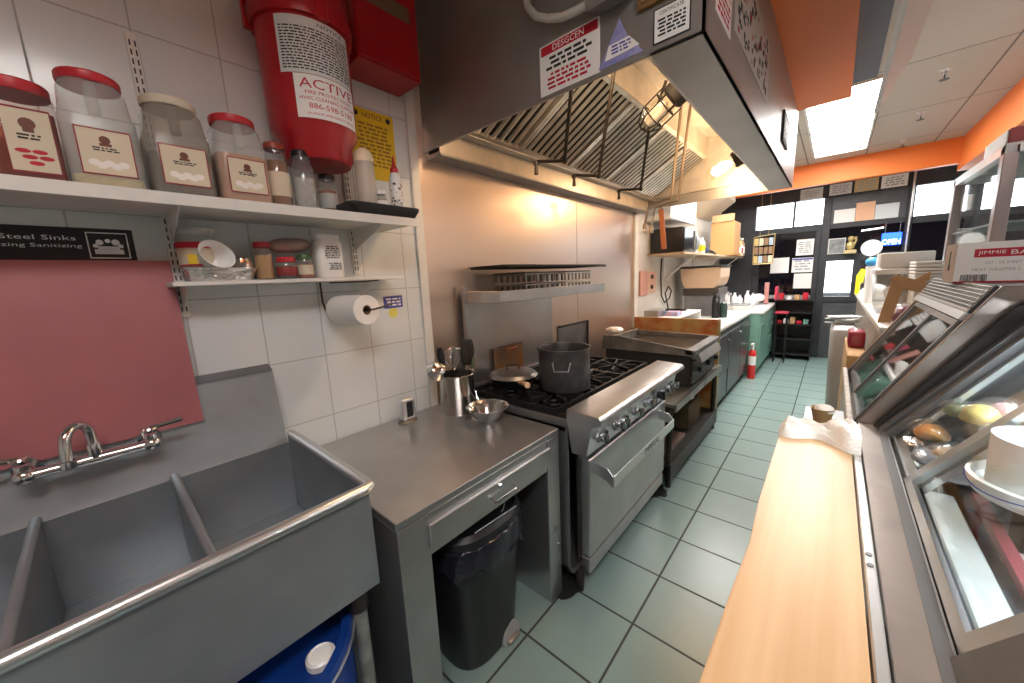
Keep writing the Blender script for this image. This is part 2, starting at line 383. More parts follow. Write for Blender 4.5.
# ============================================================ HOOD
HY0, HY1, HZ0, HZ1, HX1 = 1.265, 4.12, 2.22, 2.85, -.33
t = hood = thing('exhaust_hood', (-1.0,2.7,HZ0), 'large stainless exhaust hood over the range with slanted baffle filters', 'exhaust hood')
g = G().box((WX+.001,HY0,HZ0),(HX1,HY0+.012,CEIL-.002),.001)                               # near end sheet
g.box((WX+.001,HY1-.012,HZ0),(HX1,HY1,HZ1),.001)                                   # far end sheet
g.box((HX1-.012,HY0,HZ0),(HX1,HY1,2.799),.001)                                      # outer front
g.box((HX1-.16,HY0,HZ0),(HX1,HY1,HZ0+.006),.001)                                   # flange
g.build('shell', STEEL_H, t)
g = G().box((-.50,HY0+.013,HZ0),(-.488,HY1-.013,2.78),.001).box((-1.0,HY0+.013,2.77),(-.49,HY1-.013,2.78),.001)
g.box((-1.02,HY0+.013,2.60),(-1.0,HY1-.013,2.775),.001).box((-1.66,HY0+.013,2.30),(-1.5,HY1-.013,2.31),.001)
g.box((-1.66,HY1-.03,HZ0+.1),(-.5,HY1-.014,2.78),.001)
g.build('inner_lining', CREAMH, t)
g = G().box((WX+.008,HY0+.013,2.195),(WX+.02,HY1-.06,2.30),.001).box((WX+.008,HY0+.013,2.195),(-1.56,HY1-.06,2.205),.001).box((-1.565,HY0+.013,2.195),(-1.555,HY1-.06,2.30),.001)
G().box((WX+.008,HY0+.013,2.183),(-1.548,HY1-.06,2.194),.001).build('trough_lip', STEEL_D, t)
g.build('grease_trough', mat('trough_sheet', (.50,.45,.40), .35, .8, noise=.2), t)
LO, HI = Vector((-1.505,0,2.318)), Vector((-1.01,0,2.605)); SD = (HI-LO).normalized(); SN = Vector((SD.z,0,-SD.x))
SLEN = (HI-LO).length; nf = 5; fw = (HY1-HY0-.1)/nf
for k in range(nf):
    y0 = HY0+.03+k*fw; g = G(); c = LO.lerp(HI,.5)
    for e in (-1,1):
        g.slab(Vector((c.x,y0+fw/2+e*(fw/2-.012),c.z)), SD, Y_, SLEN, .02, .03)
        g.slab(Vector((c.x,y0+fw/2,c.z))+SD*e*(SLEN/2-.01), SD, Y_, .02, fw-.01, .03)
    nb = 8
    for j in range(nb):
        yy = y0+.035+(fw-.07)*(j+.5)/nb; w2 = (fw-.07)/nb
        g.slab(Vector((c.x,yy-w2*.13,c.z))+SN*.008, SD, (Y_+SN*.35).normalized(), SLEN-.03, w2*.30, .003)
        g.slab(Vector((c.x,yy+w2*.13,c.z))+SN*.008, SD, (Y_-SN*.35).normalized(), SLEN-.03, w2*.30, .003)
    f = g.build('baffle_filter', mat('filter_steel', (.66,.62,.56), .33, .8, noise=.25, nscale=10), t)
    G().slab(Vector((c.x,y0+fw/2,c.z))-SN*.012, SD, Y_, SLEN-.02, fw-.03, .004).build('filter_back', INK, f)
# suppression drops in front of the filters
for (tx,bx,nx) in (((571.6,88),(564.6,160.7),(536,161.5)),((614.5,69.4),(598.5,176),(574,175)),((648.9,130.3),(640.7,188.8),(619,190))):
    a = on('x',-.96,*tx); b = on('x',-1.16,*bx); c = on('x',-1.34,*nx)
    g = G().tube([a+Vector((.1,0,.25)), a, b], .010, 8).tube([b, c], .009, 8).ball(b,.016).cyl(c,c-Vector((0,0,.02)),.016,n=10).cyl(c-Vector((0,0,.02)),c-Vector((0,0,.07)),.009,.013,n=10)
    g.build('suppression_pipe', GREASE, t)
g = G(); PIPEC = mat('warm_conduit', (.52,.42,.32), .3, .8)
for a, b in (((681.7,103),(671.2,198)),((689.9,109),(678,200.5))):
    p, q = on('y',2.9,*a), on('y',2.9,*b); g.tube([p+Vector((.02,0,.12)),p,q],.010,8)
    q2 = q+Vector((-.16,0,-.02)); g.tube([q,q2,q2+Vector((-.03,0,-.14))],.009,8).cyl(q2+Vector((-.03,0,-.14)),q2+Vector((-.03,0,-.18)),.016,n=10)
g.build('conduit', PIPEC, t)
def hood_lamp(base, tip, cage, lit, label):
    base, tip = Vector(base), Vector(tip); d = (tip-base); L = d.length; d.normalize()
    l = thing('vapour_lamp', base, label, 'lamp', 'lamps inside the hood')
    G().lathe([(0,-.05),(.055,-.05),(.065,-.03),(.065,.03),(.05,.045),(0,.045)], base, n=20, axis=d).build('base', BLACK_M, l)
    G().lathe([(.045,.04),(.055,.07),(.055,L*.7),(.04,L*.92),(.0,L)], base, n=20, axis=d).build('glass_jar', clear('lamp_glass', (.97,.95,.9), .06), l)
    c = base+d*(L*.45); G().lathe([(0,.06),(.022,.07),(.040,.10),(.040,.17),(.03,.19),(0,.20)], base, n=14, axis=d).build('bulb', LAMPM if lit else WHITEP, l)
    if cage:
        g = G(); q = d.to_track_quat('Z','Y'); 
        for k in range(6):
            a = PI*k/3; o = q @ Vector((math.cos(a)*.07, math.sin(a)*.07, 0))
            g.tube([base+o+d*.03, base+o+d*L*.75, base+o*.55+d*(L*1.0), base+d*(L*1.06)], .0035, 6)
        for z in (.35,.7):
            g.tube([base+d*L*z+q @ Vector((math.cos(2*PI*k/16)*.07, math.sin(2*PI*k/16)*.07, 0)) for k in range(16)], .0035, 6, closed=True)
        g.build('wire_cage', IRON, l)
    return l
hood_lamp(Vector((-.62,1.55,2.62)), Vector((-.78,1.55,2.50)), False, True, 'lit lamp at the near end of the hood behind the near face')
hood_lamp(on('y',2.15,678,92), on('y',2.15,643,127), True, False, 'unlit caged vapour lamp near the middle of the hood')
hood_lamp(on('y',3.6,738,158), on('y',3.6,706,178), False, True, 'glowing uncaged lamp at the far end of the hood')
# things stuck on the hood near face
def sticker(name, cat, label, c, U, V, w, h, m, th=.0015):
    t = thing(name, Vector(c)-Vector(V).normalized()*h/2, label, cat)
    G().slab(Vector(c)+Vector(U).cross(Vector(V)).normalized()*th/2, U, V, w, h, th).build('sheet', m, t)
    return t
HF = HY0-.0005
t = sticker('warning_sign','sign','white sign with red header on the hood near face', (-.783,HF,2.318), X_, Z_, .25, .17, WHITEP)
G().slab((-.783,HF-.0022,2.383), X_, Z_, .236, .03, .001).build('header', REDP, t)
text('DESGCEN', .02, PAPER, t, (-.783,HF-.003,2.383), X_, Z_, wmax=.13)
print_lines(t, (-.783,HF-.0015,2.335), X_, Z_, .20, .05, 3, INK, 3); print_lines(t, (-.783,HF-.0015,2.275), X_, Z_, .19, .06, 4, REDP, 4, name='red_print')
t = thing('triangle_sticker', (-.585,HF,2.235), 'blue and white triangular sticker on the hood near face', 'sticker')
G().prism([(-.665,2.238),(-.507,2.238),(-.56,2.30),(-.588,2.365)],'y',HF-.0015,HF).build('sheet', mat('sticker_blue', (.22,.24,.55), .5, col2=(.35,.35,.6), nscale=30), t)
G().prism([(-.64,2.256),(-.52,2.262),(-.555,2.30),(-.625,2.298)],'y',HF-.0022,HF-.0016).build('white_patch', PAPER, t)
print_lines(t, (-.583,HF-.002,2.28), X_, Z_, .07, .03, 3, BLUEP, 5)
t = sticker('certificate_sticker','sticker','white black-bordered certificate sticker at the hood corner', (-.424,HF,2.287), X_, Z_, .108, .096, INK)
G().slab((-.424,HF-.002,2.287), X_, Z_, .100, .088, .001).build('paper', PAPER, t)
text('CERTIFICATE', .010, INK, t, (-.424,HF-.003,2.318), X_, Z_, wmax=.07); print_lines(t, (-.424,HF-.0024,2.28), X_, Z_, .085, .05, 5, INK, 6)
t = thing('junction_box', (-.62,HF-.04,2.41), 'grey steel junction box on the hood near face', 'junction box')
G().box((-.675,HF-.055,2.402),(-.535,HF,2.60),.004).build('box', STEEL_D, t); G().box((-.680,HF-.061,2.397),(-.530,HF-.055,2.605),.002).build('cover', STEEL_H, t)
pts = [(-.945,HF-.02,2.72),(-.95,HF-.025,2.60),(-.935,HF-.03,2.54),(-.90,HF-.03,2.495),(-.85,HF-.03,2.465),(-.79,HF-.03,2.442),(-.73,HF-.03,2.436),(-.675,HF-.03,2.436)]
G().tube(pts,.013,12).build('flexible_conduit', mat('grey_conduit', (.55,.54,.50), .4), t)
t = sticker('wooden_plaque','plaque','small brown wooden plaque high on the hood near face', (-.46,HF,2.425), X_, Z_, .13, .15, mat('plaque_wood', (.20,.11,.035), .6), th=.012)
G().slab((-.46,HF-.013,2.425), X_, Z_, .105, .12, .003).build('inset', mat('plaque_inset', (.26,.15,.06), .5), t)
# posters on the hood front face (facing +x)
FXH = HX1+.0005
t = sticker('notice','sign','white notice with red lettering at the near end of the hood front', (FXH,1.46,2.38), Y_, Z_, .20, .13, WHITEP)
text('WARNING', .028, REDP, t, (FXH+.0022,1.46,2.42), Y_, Z_, wmax=.17); print_lines(t, (FXH+.0015,1.46,2.36), Y_, Z_, .17, .07, 4, REDP, 9)
t = sticker('menu_poster','poster','long pale poster crowded with dark shapes on the hood front', (FXH,2.02,2.50), Y_, Z_, .80, .26, mat('poster_pale', (.50,.47,.44), .5))
rr = random.Random(4); g = G()
for k in range(70): g.slab((FXH+.0022,1.66+rr.random()*.72,2.39+rr.random()*.22), Y_, Z_, rr.uniform(.01,.035), rr.uniform(.008,.03), .0006)
g.build('dark_print', INK, t, kind='stuff')
g = G()
for k in range(12): g.slab((FXH+.0026,1.66+rr.random()*.72,2.39+rr.random()*.22), Y_, Z_, rr.uniform(.01,.025), rr.uniform(.01,.02), .0006)
g.build('red_print', REDP, t)
t = sticker('framed_notice','notice','small dark-framed notice at the far end of the hood front', (FXH,3.25,2.45), Y_, Z_, .30, .18, INK, th=.01)
G().slab((FXH+.0115,3.25,2.45), Y_, Z_, .26, .14, .001).build('paper', PAPER, t); print_lines(t, (FXH+.0122,3.25,2.45), Y_, Z_, .2, .1, 5, GREASE, 11)
#PART3

# ============================================================ SINK WALL
# ---- three compartment sink
t = thing('compartment_sink', (-1.3,0,0), 'large stainless compartment sink with a rolled front rim', 'sink')
SX0, SX1, SY0, SY1, SZ = -1.575, -.955, -.47, .425, .985
g = G().box((SX1-.004,SY0,.675),(SX1+.004,SY1+.01,SZ),.001)                       # front apron
g.box((SX0,SY1,.675),(SX1,SY1+.008,SZ),.001).box((SX0,SY0-.008,.675),(SX1,SY0,SZ),.001).box((SX0-.006,SY0,.675),(SX0,SY1,SZ-.03),.001)
g.box((SX0,SY0,.675),(SX1,SY1,.685),.001)
g.build('bowl_shell', STEEL_S, t)
for y in (.09,-.19):
    G().prism([(SX0,.69),(SX1,.69),(SX1,.965),(SX0,.965)],'y',y-.006,y+.006).cyl((SX0,y,.965),(SX1,y,.965),.011,n=12).build('divider', STEEL_S, t)
for y in (.26,-.05,-.33): G().lathe([(0,0),(.045,0),(.05,.004),(.0,.004)],(-1.27,y,.686)).build('drain', CHROME, t)
g = G().tube([(SX1+.006,SY0-.02,SZ),(SX1+.006,SY1+.0,SZ),(SX1-.004,SY1+.013,SZ),(SX1-.02,SY1+.016,SZ),(SX0,SY1+.016,SZ)],.0165,14)
g.build('rolled_rim', ALU, t)
g = G().prism([(-1.655,1.235),(-1.625,1.235),(-1.585,.985),(SX0,.955),(SX0-.012,.95),(-1.655,.95)],'y',SY0,SY1-.002)
g.box((WX+.003,SY0,1.215),(-1.625,SY1-.002,1.24),.002)
g.build('backsplash', STEEL_S, t)
G().prism([(WX+.004,1.262),(WX+.004,1.2405),(-1.6245,1.2405),(-1.6245,1.2425)],'y',SY0,SY1-.002).build('splash_ledge', STEEL_D, t)
for x, y in ((-1.0,.385),(-1.55,.385),(-1.0,-.43),(-1.55,-.43)):
    l = G().cyl((x,y,.03),(x,y,.676),.021).build('leg', mat('old_galvanised', (.36,.36,.33), .6, .4, noise=.4, nscale=20), t)
    G().cyl((x,y,.0),(x,y,.035),.026).build('foot', GREASE, l); G().cyl((x,y,.60),(x,y,.676),.028).build('collar', GREASE, l)
G().tube([(-1.1,.40,.676),(-1.1,.40,.2),(-1.12,.40,.12),(-1.3,.38,.1)],.018,10).build('waste_pipe', mat('old_pipe', (.45,.44,.40), .6, noise=.3), t)
# ---- faucet
t = thing('wall_faucet', (-1.55,-.03,1.08), 'chrome wall mounted faucet with two lever handles at the sink', 'faucet')
A, B = on('x',-1.52,24,474), on('x',-1.52,152,442); M0 = A.lerp(B,.52)
B.z = A.z = (A.z+B.z)/2 - .006; M0.z = A.z
g = G().tube([A, A.lerp(M0,.3), M0, M0.lerp(B,.7), B],[.017,.013,.017,.013,.017],14)
for p in (A,B): g.cyl(p-Vector((.075,0,0)),p,.019).ball(p,.023).cyl(p,p+Vector((0,0,.03)),.014).lathe([(0,0),(.028,0),(.028,.006),(0,.006)],p-Vector((.073,0,0)),axis=(1,0,0))
g.cyl(M0,M0+Vector((0,0,.045)),.016)
g.build('body', CHROME, t)
top = M0+Vector((0,0,.04)); pts = [top]
for k in range(9):
    a = PI*k/8; pts.append(top+Vector((.030-.030*math.cos(a), -.022*(1-math.cos(a)), .030+.040*math.sin(a))))
pts.append(pts[-1]+Vector((.002,-.002,-.040)))
G().tube(pts,.0115,12).cyl(pts[-1],pts[-1]-Vector((0,0,.02)),.015).build('spout', CHROME, t)
for p, d in ((B,Vector((.02,.075,.006))),(A,Vector((.02,-.08,.01)))):
    c = p+Vector((0,0,.035)); G().lathe([(0,0),(.010,0),(.022,.012),(.02,.016),(0,.018)],c,n=16).tube([c+Vector((0,0,.012)),c+d*.6+Vector((0,0,.016)),c+d+Vector((0,0,.02))],[.007,.007,.010],10).build('lever_handle', CHROME, t)
# ---- pink board leaning behind the faucet
g = G(); g.slab((-1.622,-.115,1.389), (0,1,0), Vector((-.055,0,.53)), .61, .54, .014)
o = g.build('cutting_board', PINK, label='large pink cutting board leaning on the wall above the sink', cat='cutting board')
t = thing('wash_sign', (-1.66,-.1,1.64), 'black sign with white lettering and icon above the pink board', 'sign')
a, b, c = on('x',-1.664,0,222), on('x',-1.664,118,236), on('x',-1.664,121,258)
zt, zb = 1.752, 1.645
g = G().box((-1.6685,-.45,zb),(-1.664,.118,zt),.002); g.build('plate', BLACK, t)
text('Stainless Steel Sinks', .013, PAPER, t, (-1.664,-.125,1.722), Y_, Z_, wmax=.25); text('with Sanitizing Sanitizing', .013, PAPER, t, (-1.664,-.115,1.699), Y_, Z_, wmax=.27); text('Wash', .013, PAPER, t, (-1.664,-.215,1.676), Y_, Z_, wmax=.06)
g = G()
for q in (((.02,1.665),(.105,1.668)),((.02,1.738),(.105,1.741)),((.02,1.665),(.023,1.741)),((.102,1.665),(.105,1.741))): g.box((-1.6637,q[0][0],q[0][1]),(-1.6630,q[1][0],q[1][1]),0)
g.build('icon_border', PAPER, t)
g = G().slab((-1.6634,.062,1.685),Y_,Z_,.06,.014,.0008).slab((-1.6634,.062,1.695),Y_,Z_,.045,.012,.0008)
for y, z, r in ((.045,1.712,.008),(.062,1.717,.006),(.078,1.713,.009),(.088,1.702,.006),(.036,1.702,.006)): g.cyl((-1.6638,y,z),(-1.6630,y,z),r,n=12)
g.build('hands_icon', PAPER, t)
# ---- blue drum under the sink
t = thing('plastic_drum', (-1.125,.095,0), 'blue plastic drum with a white cap under the sink', 'drum')
G().lathe([(0,0),(.26,0),(.285,.03),(.285,.54),(.27,.565),(0,.565)],(-1.125,.095,0),n=40).build('body', BLUE, t)
G().lathe([(.262,.56),(.292,.56),(.296,.575),(.29,.592),(.268,.592),(.262,.575)],(-1.125,.095,0),n=40).build('lid_rim', BLUE, t)
G().tube([(-1.125+.298*math.cos(k*PI/20),.095+.298*math.sin(k*PI/20),.57) for k in range(40)],.004,6,closed=True).build('lid_clamp_ring', ALU, t)
G().lathe([(0,.565),(.036,.565),(.036,.582),(.03,.587),(.026,.583),(0,.583)],(-.958,.255,0)).build('cap', WHITEP, t)

# ---- wall shelves on slotted standards
def standard(y, z0, z1, lab):
    t = thing('shelf_standard', (WX,y,z0), lab, 'shelf standard', 'slotted shelf standards')
    G().box((WX+.0005,y-.0135,z0),(WX+.013,y+.0135,z1),.002).build('channel', WHITE, t)
    g = G(); z = z0+.02
    while z < z1-.02:
        for s in (-1,1): g.box((WX+.0132,y+s*.006-.0018,z),(WX+.0138,y+s*.006+.0018,z+.016),0)
        z += .026
    g.build('slots', INK, t, kind='stuff')
standard(.205,1.47,2.335,'white slotted shelf standard right of the pink board'); standard(.825,1.60,2.10,'white slotted shelf standard at the far ends of the shelves')
def bracket(g, y, zt, x1, drop=.07):
    g.prism([(WX+.014,zt-drop),(WX+.03,zt-drop),(x1,zt-.015),(x1,zt),(WX+.014,zt)],'y',y-.0015,y+.0015)
t = thing('wall_shelf', (-1.51,.2,1.79), 'long upper white wall shelf loaded with spice jars', 'shelf', 'white wall shelves')
G().box((WX+.001,-.6,1.800),(-1.375,.978,1.822),.002).box((-1.378,-.6,1.790),(-1.372,.978,1.8225),.001).build('board', WHITE, t)
for y in (.205,.825):
    g = G(); bracket(g,y,1.80,-1.41,.09); g.build('bracket', WHITE, t)
t = thing('wall_shelf', (-1.585,.55,1.56), 'short lower white wall shelf with small containers', 'shelf', 'white wall shelves')
G().box((WX+.001,.17,1.572),(-1.50,.965,1.586),.002).build('board', WHITE, t)
for y in (.205,.825):
    g = G(); bracket(g,y,1.572,-1.53,.07); g.build('bracket', WHITE, t)
SZT = 1.8226

# ---- the jars
def label_art(t, xf, y, z, w, h, art, border=mat('label_maroon',(.26,.02,.03),.6)):
    c = Vector((xf,y,z)); G().slab(c, Y_, Z_, w, h, .0008).build('label', border, t)
    G().slab(c+X_*.0006, Y_, Z_, w*.945, h*.935, .0008).build('label_paper', CREAM, t)
    g = G().cyl(c+Vector((.001,0,h*.26)),c+Vector((.0016,0,h*.26)),h*.09,n=12).slab(c+Vector((.0013,0,h*.16)),Y_,Z_,w*.22,h*.06,.0006); g.build('emblem', mat('label_brown',(.16,.05,.03),.6), t)
    print_lines(t, c+Vector((.001,0,h*.06)), Y_, Z_, w*.5, h*.10, 2, INK, 2)
    g = G()
    if art == 'pepper':
        for k in range(5): g.ball(c+Vector((.0012,(-.2+.11*k)*w+.0,(-.16-.09*(k%3))*h)), w*.16, (.03,1,.42), 10)
        g.build('pepper_picture', REDP, t)
    else:
        for k in range(5): g.ball(c+Vector((.0012,(-.26+.13*k)*w,(-.24-.05*(k%2))*h)), w*.105, (.03,1,.8), 10)
        g.build('garlic_picture', mat('label_pale',(.86,.82,.78),.6), t)
def rsq(x, y, w, d, z, r=.02, n=5):
    out = []
    for (sx, sy, a0) in ((1,1,0),(-1,1,90),(-1,-1,180),(1,-1,270)):
        for k in range(n+1):
            a = math.radians(a0+90*k/n); out.append(Vector((x+sx*(w/2-r)+r*math.cos(a), y+sy*(d/2-r)+r*math.sin(a), z)))
    return out
def loft(g, rings, caps=True):
    t = bmesh.new(); vs = [[t.verts.new(p) for p in r] for r in rings]; n = len(vs[0])
    for a, b in zip(vs, vs[1:]):
        for k in range(n): t.faces.new((a[k], a[(k+1)%n], b[(k+1)%n], b[k]))
    if caps: t.faces.new(vs[0][::-1]); t.faces.new(vs[-1])
    return g._add(t)
def gallon_jar(y, w, h, label, fill, fillm, lidm, art, x=-1.475, d=.15, body=CLEARJ, lw=.72):
    t = thing('spice_jar', (x,y,SZT), label, 'jar', 'spice jars on the upper shelf'); z0 = SZT+.001
    sh = z0+h*.60
    rings = [rsq(x,y,d-.01,w-.01,z0,.02), rsq(x,y,d,w,z0+.01,.025), rsq(x,y,d,w,sh,.03), rsq(x,y,d*.96,w*.94,sh+h*.05,.035), rsq(x,y,d*.9,w*.88,z0+h*.85,.04), rsq(x,y,d*.72,w*.72,z0+h*.93,.035)]
    loft(G(), rings).build('body', body, t)
    if fill: loft(G(), [rsq(x,y,d-.014,w-.014,z0+.004,.02), rsq(x,y,d-.008,w-.008,z0+.012,.02), rsq(x,y,d-.008,w-.008,z0+fill*h,.025)]).build('contents', fillm, t)
    G().lathe([(0,0),(.5,0),(.5,.018/w),(.48,.022/w),(0,.022/w)],(0,0,0),n=28).build  # profile check only
    q = G(); q.lathe([(0,0),(w*.42,0),(w*.43,.004),(w*.43,.018),(w*.41,.022),(0,.022)],(x,y,z0+h*.925),n=32,sq=(d/w*.98,1)); q.build('lid', lidm, t)
    g = G().tube([(x+d*.46,y-w*.03,sh+.004),(x+d*.42,y-w*.03,z0+h*.75),(x+d*.36,y-w*.02,z0+h*.88)],w*.085,8); g.build('grip', body, t)
    label_art(t, x+d/2+.0012, y+w*.02, z0+h*.30, w*lw, h*.40, art)
    return t
SP = {n: mat(n, c, .85, noise=.2, nscale=60) for n, c in (('paprika_powder',(.22,.03,.01)),('garlic_powder',(.72,.60,.28)),('pepper_powder',(.12,.10,.085)),('orange_spice',(.60,.25,.07)),('brown_spice',(.30,.12,.04)),('grey_salt',(.5,.5,.5)))}
t = thing('spice_jar', (-1.47,-.045,SZT), 'tall red-lidded jar of dark red powder with peppers on its label', 'jar', 'spice jars on the upper shelf')
loft(G(), [rsq(-1.47,-.04,.1,.105,SZT+.001,.012), rsq(-1.47,-.04,.105,.11,SZT+.01,.015), rsq(-1.47,-.04,.105,.11,SZT+.185,.015), rsq(-1.47,-.04,.09,.09,SZT+.205,.02)]).build('body', clear('clear_jar_plastic',(.95,.93,.92),.05,.1,.04), t)
loft(G(), [rsq(-1.47,-.04,.098,.103,SZT+.004,.012), rsq(-1.47,-.04,.098,.103,SZT+.155,.012)]).build('contents', SP['paprika_powder'], t)
G().lathe([(0,0),(.052,0),(.053,.004),(.053,.022),(.05,.026),(0,.026)],(-1.47,-.04,SZT+.198),n=28).build('lid', REDL, t)
label_art(t, -1.4160, -.032, SZT+.088, .074, .142, 'pepper')
gallon_jar(.083,.135,.275,'big cloudy jar with a red lid and only a little yellow powder left',.10,SP['garlic_powder'],REDL,'garlic')
gallon_jar(.232,.142,.262,'grey jar with a cream lid half full of grey pepper',.42,SP['pepper_powder'],mat('cream_lid',(.62,.55,.43),.5),'garlic',body=clear('smoky_jar_plastic',(.72,.68,.62),.03,.25,.28))
gallon_jar(.380,.138,.255,'red-lidded jar two thirds full of orange powder',.55,SP['orange_spice'],REDL,'garlic')
def small_bottle(x, y, r, h, label, fillm, lidm, lidh=.02, neck=.8, fill=.7, body=CLEARP, name='spice_bottle', grp='spice jars on the upper shelf', z=None, lab=None):
    z = SZT+.001 if z is None else z; t = thing(name, (x,y,z), label, 'bottle', grp)
    G().lathe([(0,0),(r*.95,0),(r,.005),(r,h*.78),(r*neck,h*.88),(r*neck,h),(0,h)],(x,y,z),n=20).build('body', body, t)
    if fillm: G().lathe([(0,.003),(r*.92,.003),(r*.93,h*fill),(0,h*fill)],(x,y,z),n=20).build('contents', fillm, t)
    G().lathe([(0,0),(r*neck*1.08,0),(r*neck*1.1,lidh*.8),(r*neck,lidh),(0,lidh)],(x,y,z+h),n=20).build('lid', lidm, t)
    if lab: G().lathe([(r*1.01,h*.2),(r*1.02,h*.21),(r*1.02,h*.6),(r*1.01,h*.61)],(x,y,z),n=20).build('label', lab, t)
    return t
small_bottle(-1.465,.487,.036,.19,'orange-brown spice bottle with a red-brown lid beside the orange powder jar',SP['brown_spice'],mat('brown_lid',(.30,.05,.03),.4),lab=CREAM,fill=.8)
small_bottle(-1.455,.566,.036,.18,'clear bottle of grey salt with a dark lid below the red bucket',SP['grey_salt'],BLACK,fill=.6)
small_bottle(-1.52,.675,.034,.135,'dark-lidded spice bottle standing behind the tray',SP['brown_spice'],BLACK,lab=mat('grey_label',(.45,.47,.44),.6))
small_bottle(-1.60,-.105,.025,.10,'small black jar behind the red powder jar',BLACK,BLACK,body=BLACK)
t = thing('tray', (-1.46,.83,SZT), 'shallow black tray at the far end of the upper shelf', 'tray')
loft(G(), [rsq(-1.46,.84,.17,.27,SZT+.001,.02),rsq(-1.46,.84,.20,.31,SZT+.030,.03),rsq(-1.46,.84,.20,.31,SZT+.040,.03),rsq(-1.46,.84,.19,.30,SZT+.040,.028),rsq(-1.46,.84,.185,.295,SZT+.034,.028)]).build('pan', BLACK, t)
TZ = SZT+.0345
t = thing('squeeze_bottle', (-1.445,.797,TZ), 'clear squeeze bottle with a cream cone cap on the black tray', 'bottle')
G().lathe([(0,0),(.034,0),(.037,.005),(.037,.165),(.033,.18),(0,.18)],(-1.445,.797,TZ),n=24).build('body', clear('cloudy_squeeze',(.9,.86,.8),.04,.3,.5), t)
G().lathe([(.038,.172),(.039,.19),(.030,.212),(.012,.226),(0,.230)],(-1.445,.797,TZ),n=24).build('cap', mat('cone_cap',(.80,.68,.50),.4), t)
t = small_bottle(-1.455,.862,.024,.062,'tiny white-capped bottle with a label on the black tray',mat('tea_liquid',(.40,.30,.18),.4),WHITEP,lidh=.018,name='seasoning_bottle',z=TZ,grp=None,lab=PAPER)
t = thing('sauce_bottle', (-1.45,.935,TZ), 'white printed sauce bottle with a red tip on the black tray', 'bottle')
G().lathe([(0,0),(.026,0),(.027,.005),(.027,.12),(.020,.15),(.016,.16),(0,.16)],(-1.45,.935,TZ),n=22).build('body', WHITEP, t)
G().lathe([(.017,.155),(.017,.175),(.007,.19),(.003,.225),(0,.226)],(-1.45,.935,TZ),n=18).build('cap', REDL, t)
g = G(); rr = random.Random(5)
for k in range(26):
    a = rr.uniform(-1.3,.9); z = rr.uniform(.02,.115); r = .0275; g.slab((-1.45+r*math.cos(a),.935+r*math.sin(a),TZ+z),(-math.sin(a),math.cos(a),0),Z_,rr.uniform(.003,.008),rr.uniform(.003,.008),.0008)
g.build('printing', INK, t)
# ---- lower shelf things
LZ = 1.587
t = thing('food_tub', (-1.60,.255,LZ), 'clear deli tub with a red and yellow label behind the white bowl', 'tub')
G().lathe([(0,0),(.042,0),(.046,.10),(.052,.15),(.055,.17),(.050,.17),(.045,.15)],(-1.60,.255,LZ),n=28).build('cup', CLEARJ, t)
G().lathe([(.0455,.05),(.047,.05),(.051,.125),(.0500,.125)],(-1.60,.255,LZ),n=28).build('label', REDP, t)
g = G().lathe([(.0475,.055),(.0482,.056),(.0510,.105),(.0500,.106)],(-1.60,.255,LZ),n=28); g.build('label_paper', CREAM, t)
G().slab((-1.5515,.235,LZ+.07),Y_,Z_,.022,.03,.001).build('yellow_patch', YELLOW, t)
t = thing('foil_pan', (-1.555,.305,LZ), 'oval crimped foil pan on the lower shelf', 'pan')
G().lathe([(0,.0),(.40,0),(.44,.004),(.50,.034),(.53,.036),(.53,.040),(.49,.040),(.42,.008),(0,.006)],(0,0,0),n=8).build  # noqa
ring = lambda r, z: [Vector((-1.555+.052*r*math.cos(a)*(1+.012*(k%2)), .305+.098*r*math.sin(a)*(1+.012*(k%2)), LZ+z)) for k in range(48) for a in [2*PI*k/48]]
loft(G(), [ring(.86,.0005),ring(1.0,.036),ring(1.08,.038),ring(1.08,.041),ring(.98,.041),ring(.84,.005)]).build('pan', FOIL, t)
g = G().lathe([(0,0),(.020,0),(.025,.006),(.043,.03),(.052,.062),(.049,.062),(.040,.033),(.022,.011),(0,.009)],(0,0,0),n=30)
M = Matrix.Translation((-1.545,.285,LZ+.072)) @ Quaternion((0,1,0),math.radians(62)).to_matrix().to_4x4() @ Quaternion((1,0,0),math.radians(-18)).to_matrix().to_4x4() @ Matrix.Translation((0,0,-.03))
bmesh.ops.transform(g.bm, matrix=M, verts=g.bm.verts[:])
g.build('bowl', WHITEP, label='small white bowl tipped on its side in the foil pan', cat='bowl')
g = G(); g.lathe([(0,0),(.028,0),(.034,.02),(.034,.055),(.03,.075),(.032,.078),(0,.079)],(-1.595,.375,LZ)); g.build('sugar_shaker', CHROME, label='small dark metal shaker behind the foil pan', cat='shaker')
def lower(name, lab, x, y, r, h, bodym, lidm, fillm=None, lid=.018, labm=None, cat='jar'):
    t = thing(name, (x,y,LZ), lab, cat)
    G().lathe([(0,0),(r*.95,0),(r,.006),(r,h*.8),(r*.85,h),(0,h)],(x,y,LZ),n=22).build('body', bodym, t)
    if fillm: G().lathe([(0,.004),(r*.93,.004),(r*.93,h*.75),(0,h*.75)],(x,y,LZ),n=22).build('contents', fillm, t)
    G().lathe([(0,0),(r*.9,0),(r*.92,lid*.8),(r*.85,lid),(0,lid)],(x,y,LZ+h),n=22).build('lid', lidm, t)
    if labm: G().lathe([(r*1.01,h*.2),(r*1.02,h*.21),(r*1.02,h*.7),(r*1.01,h*.71)],(x,y,LZ),n=22).build('label', labm, t)
lower('honey_jar','amber honey jar with a red lid on the lower shelf',-1.575,.437,.030,.115,CLEARP,REDL,mat('honey',(.50,.28,.08),.3))
lower('jam_jar','dark jar with a red lid under the plastic bag',-1.555,.503,.034,.062,CLEARP,REDL,mat('dark_jam',(.03,.02,.02),.3),labm=mat('dark_red_label',(.25,.03,.03),.5))
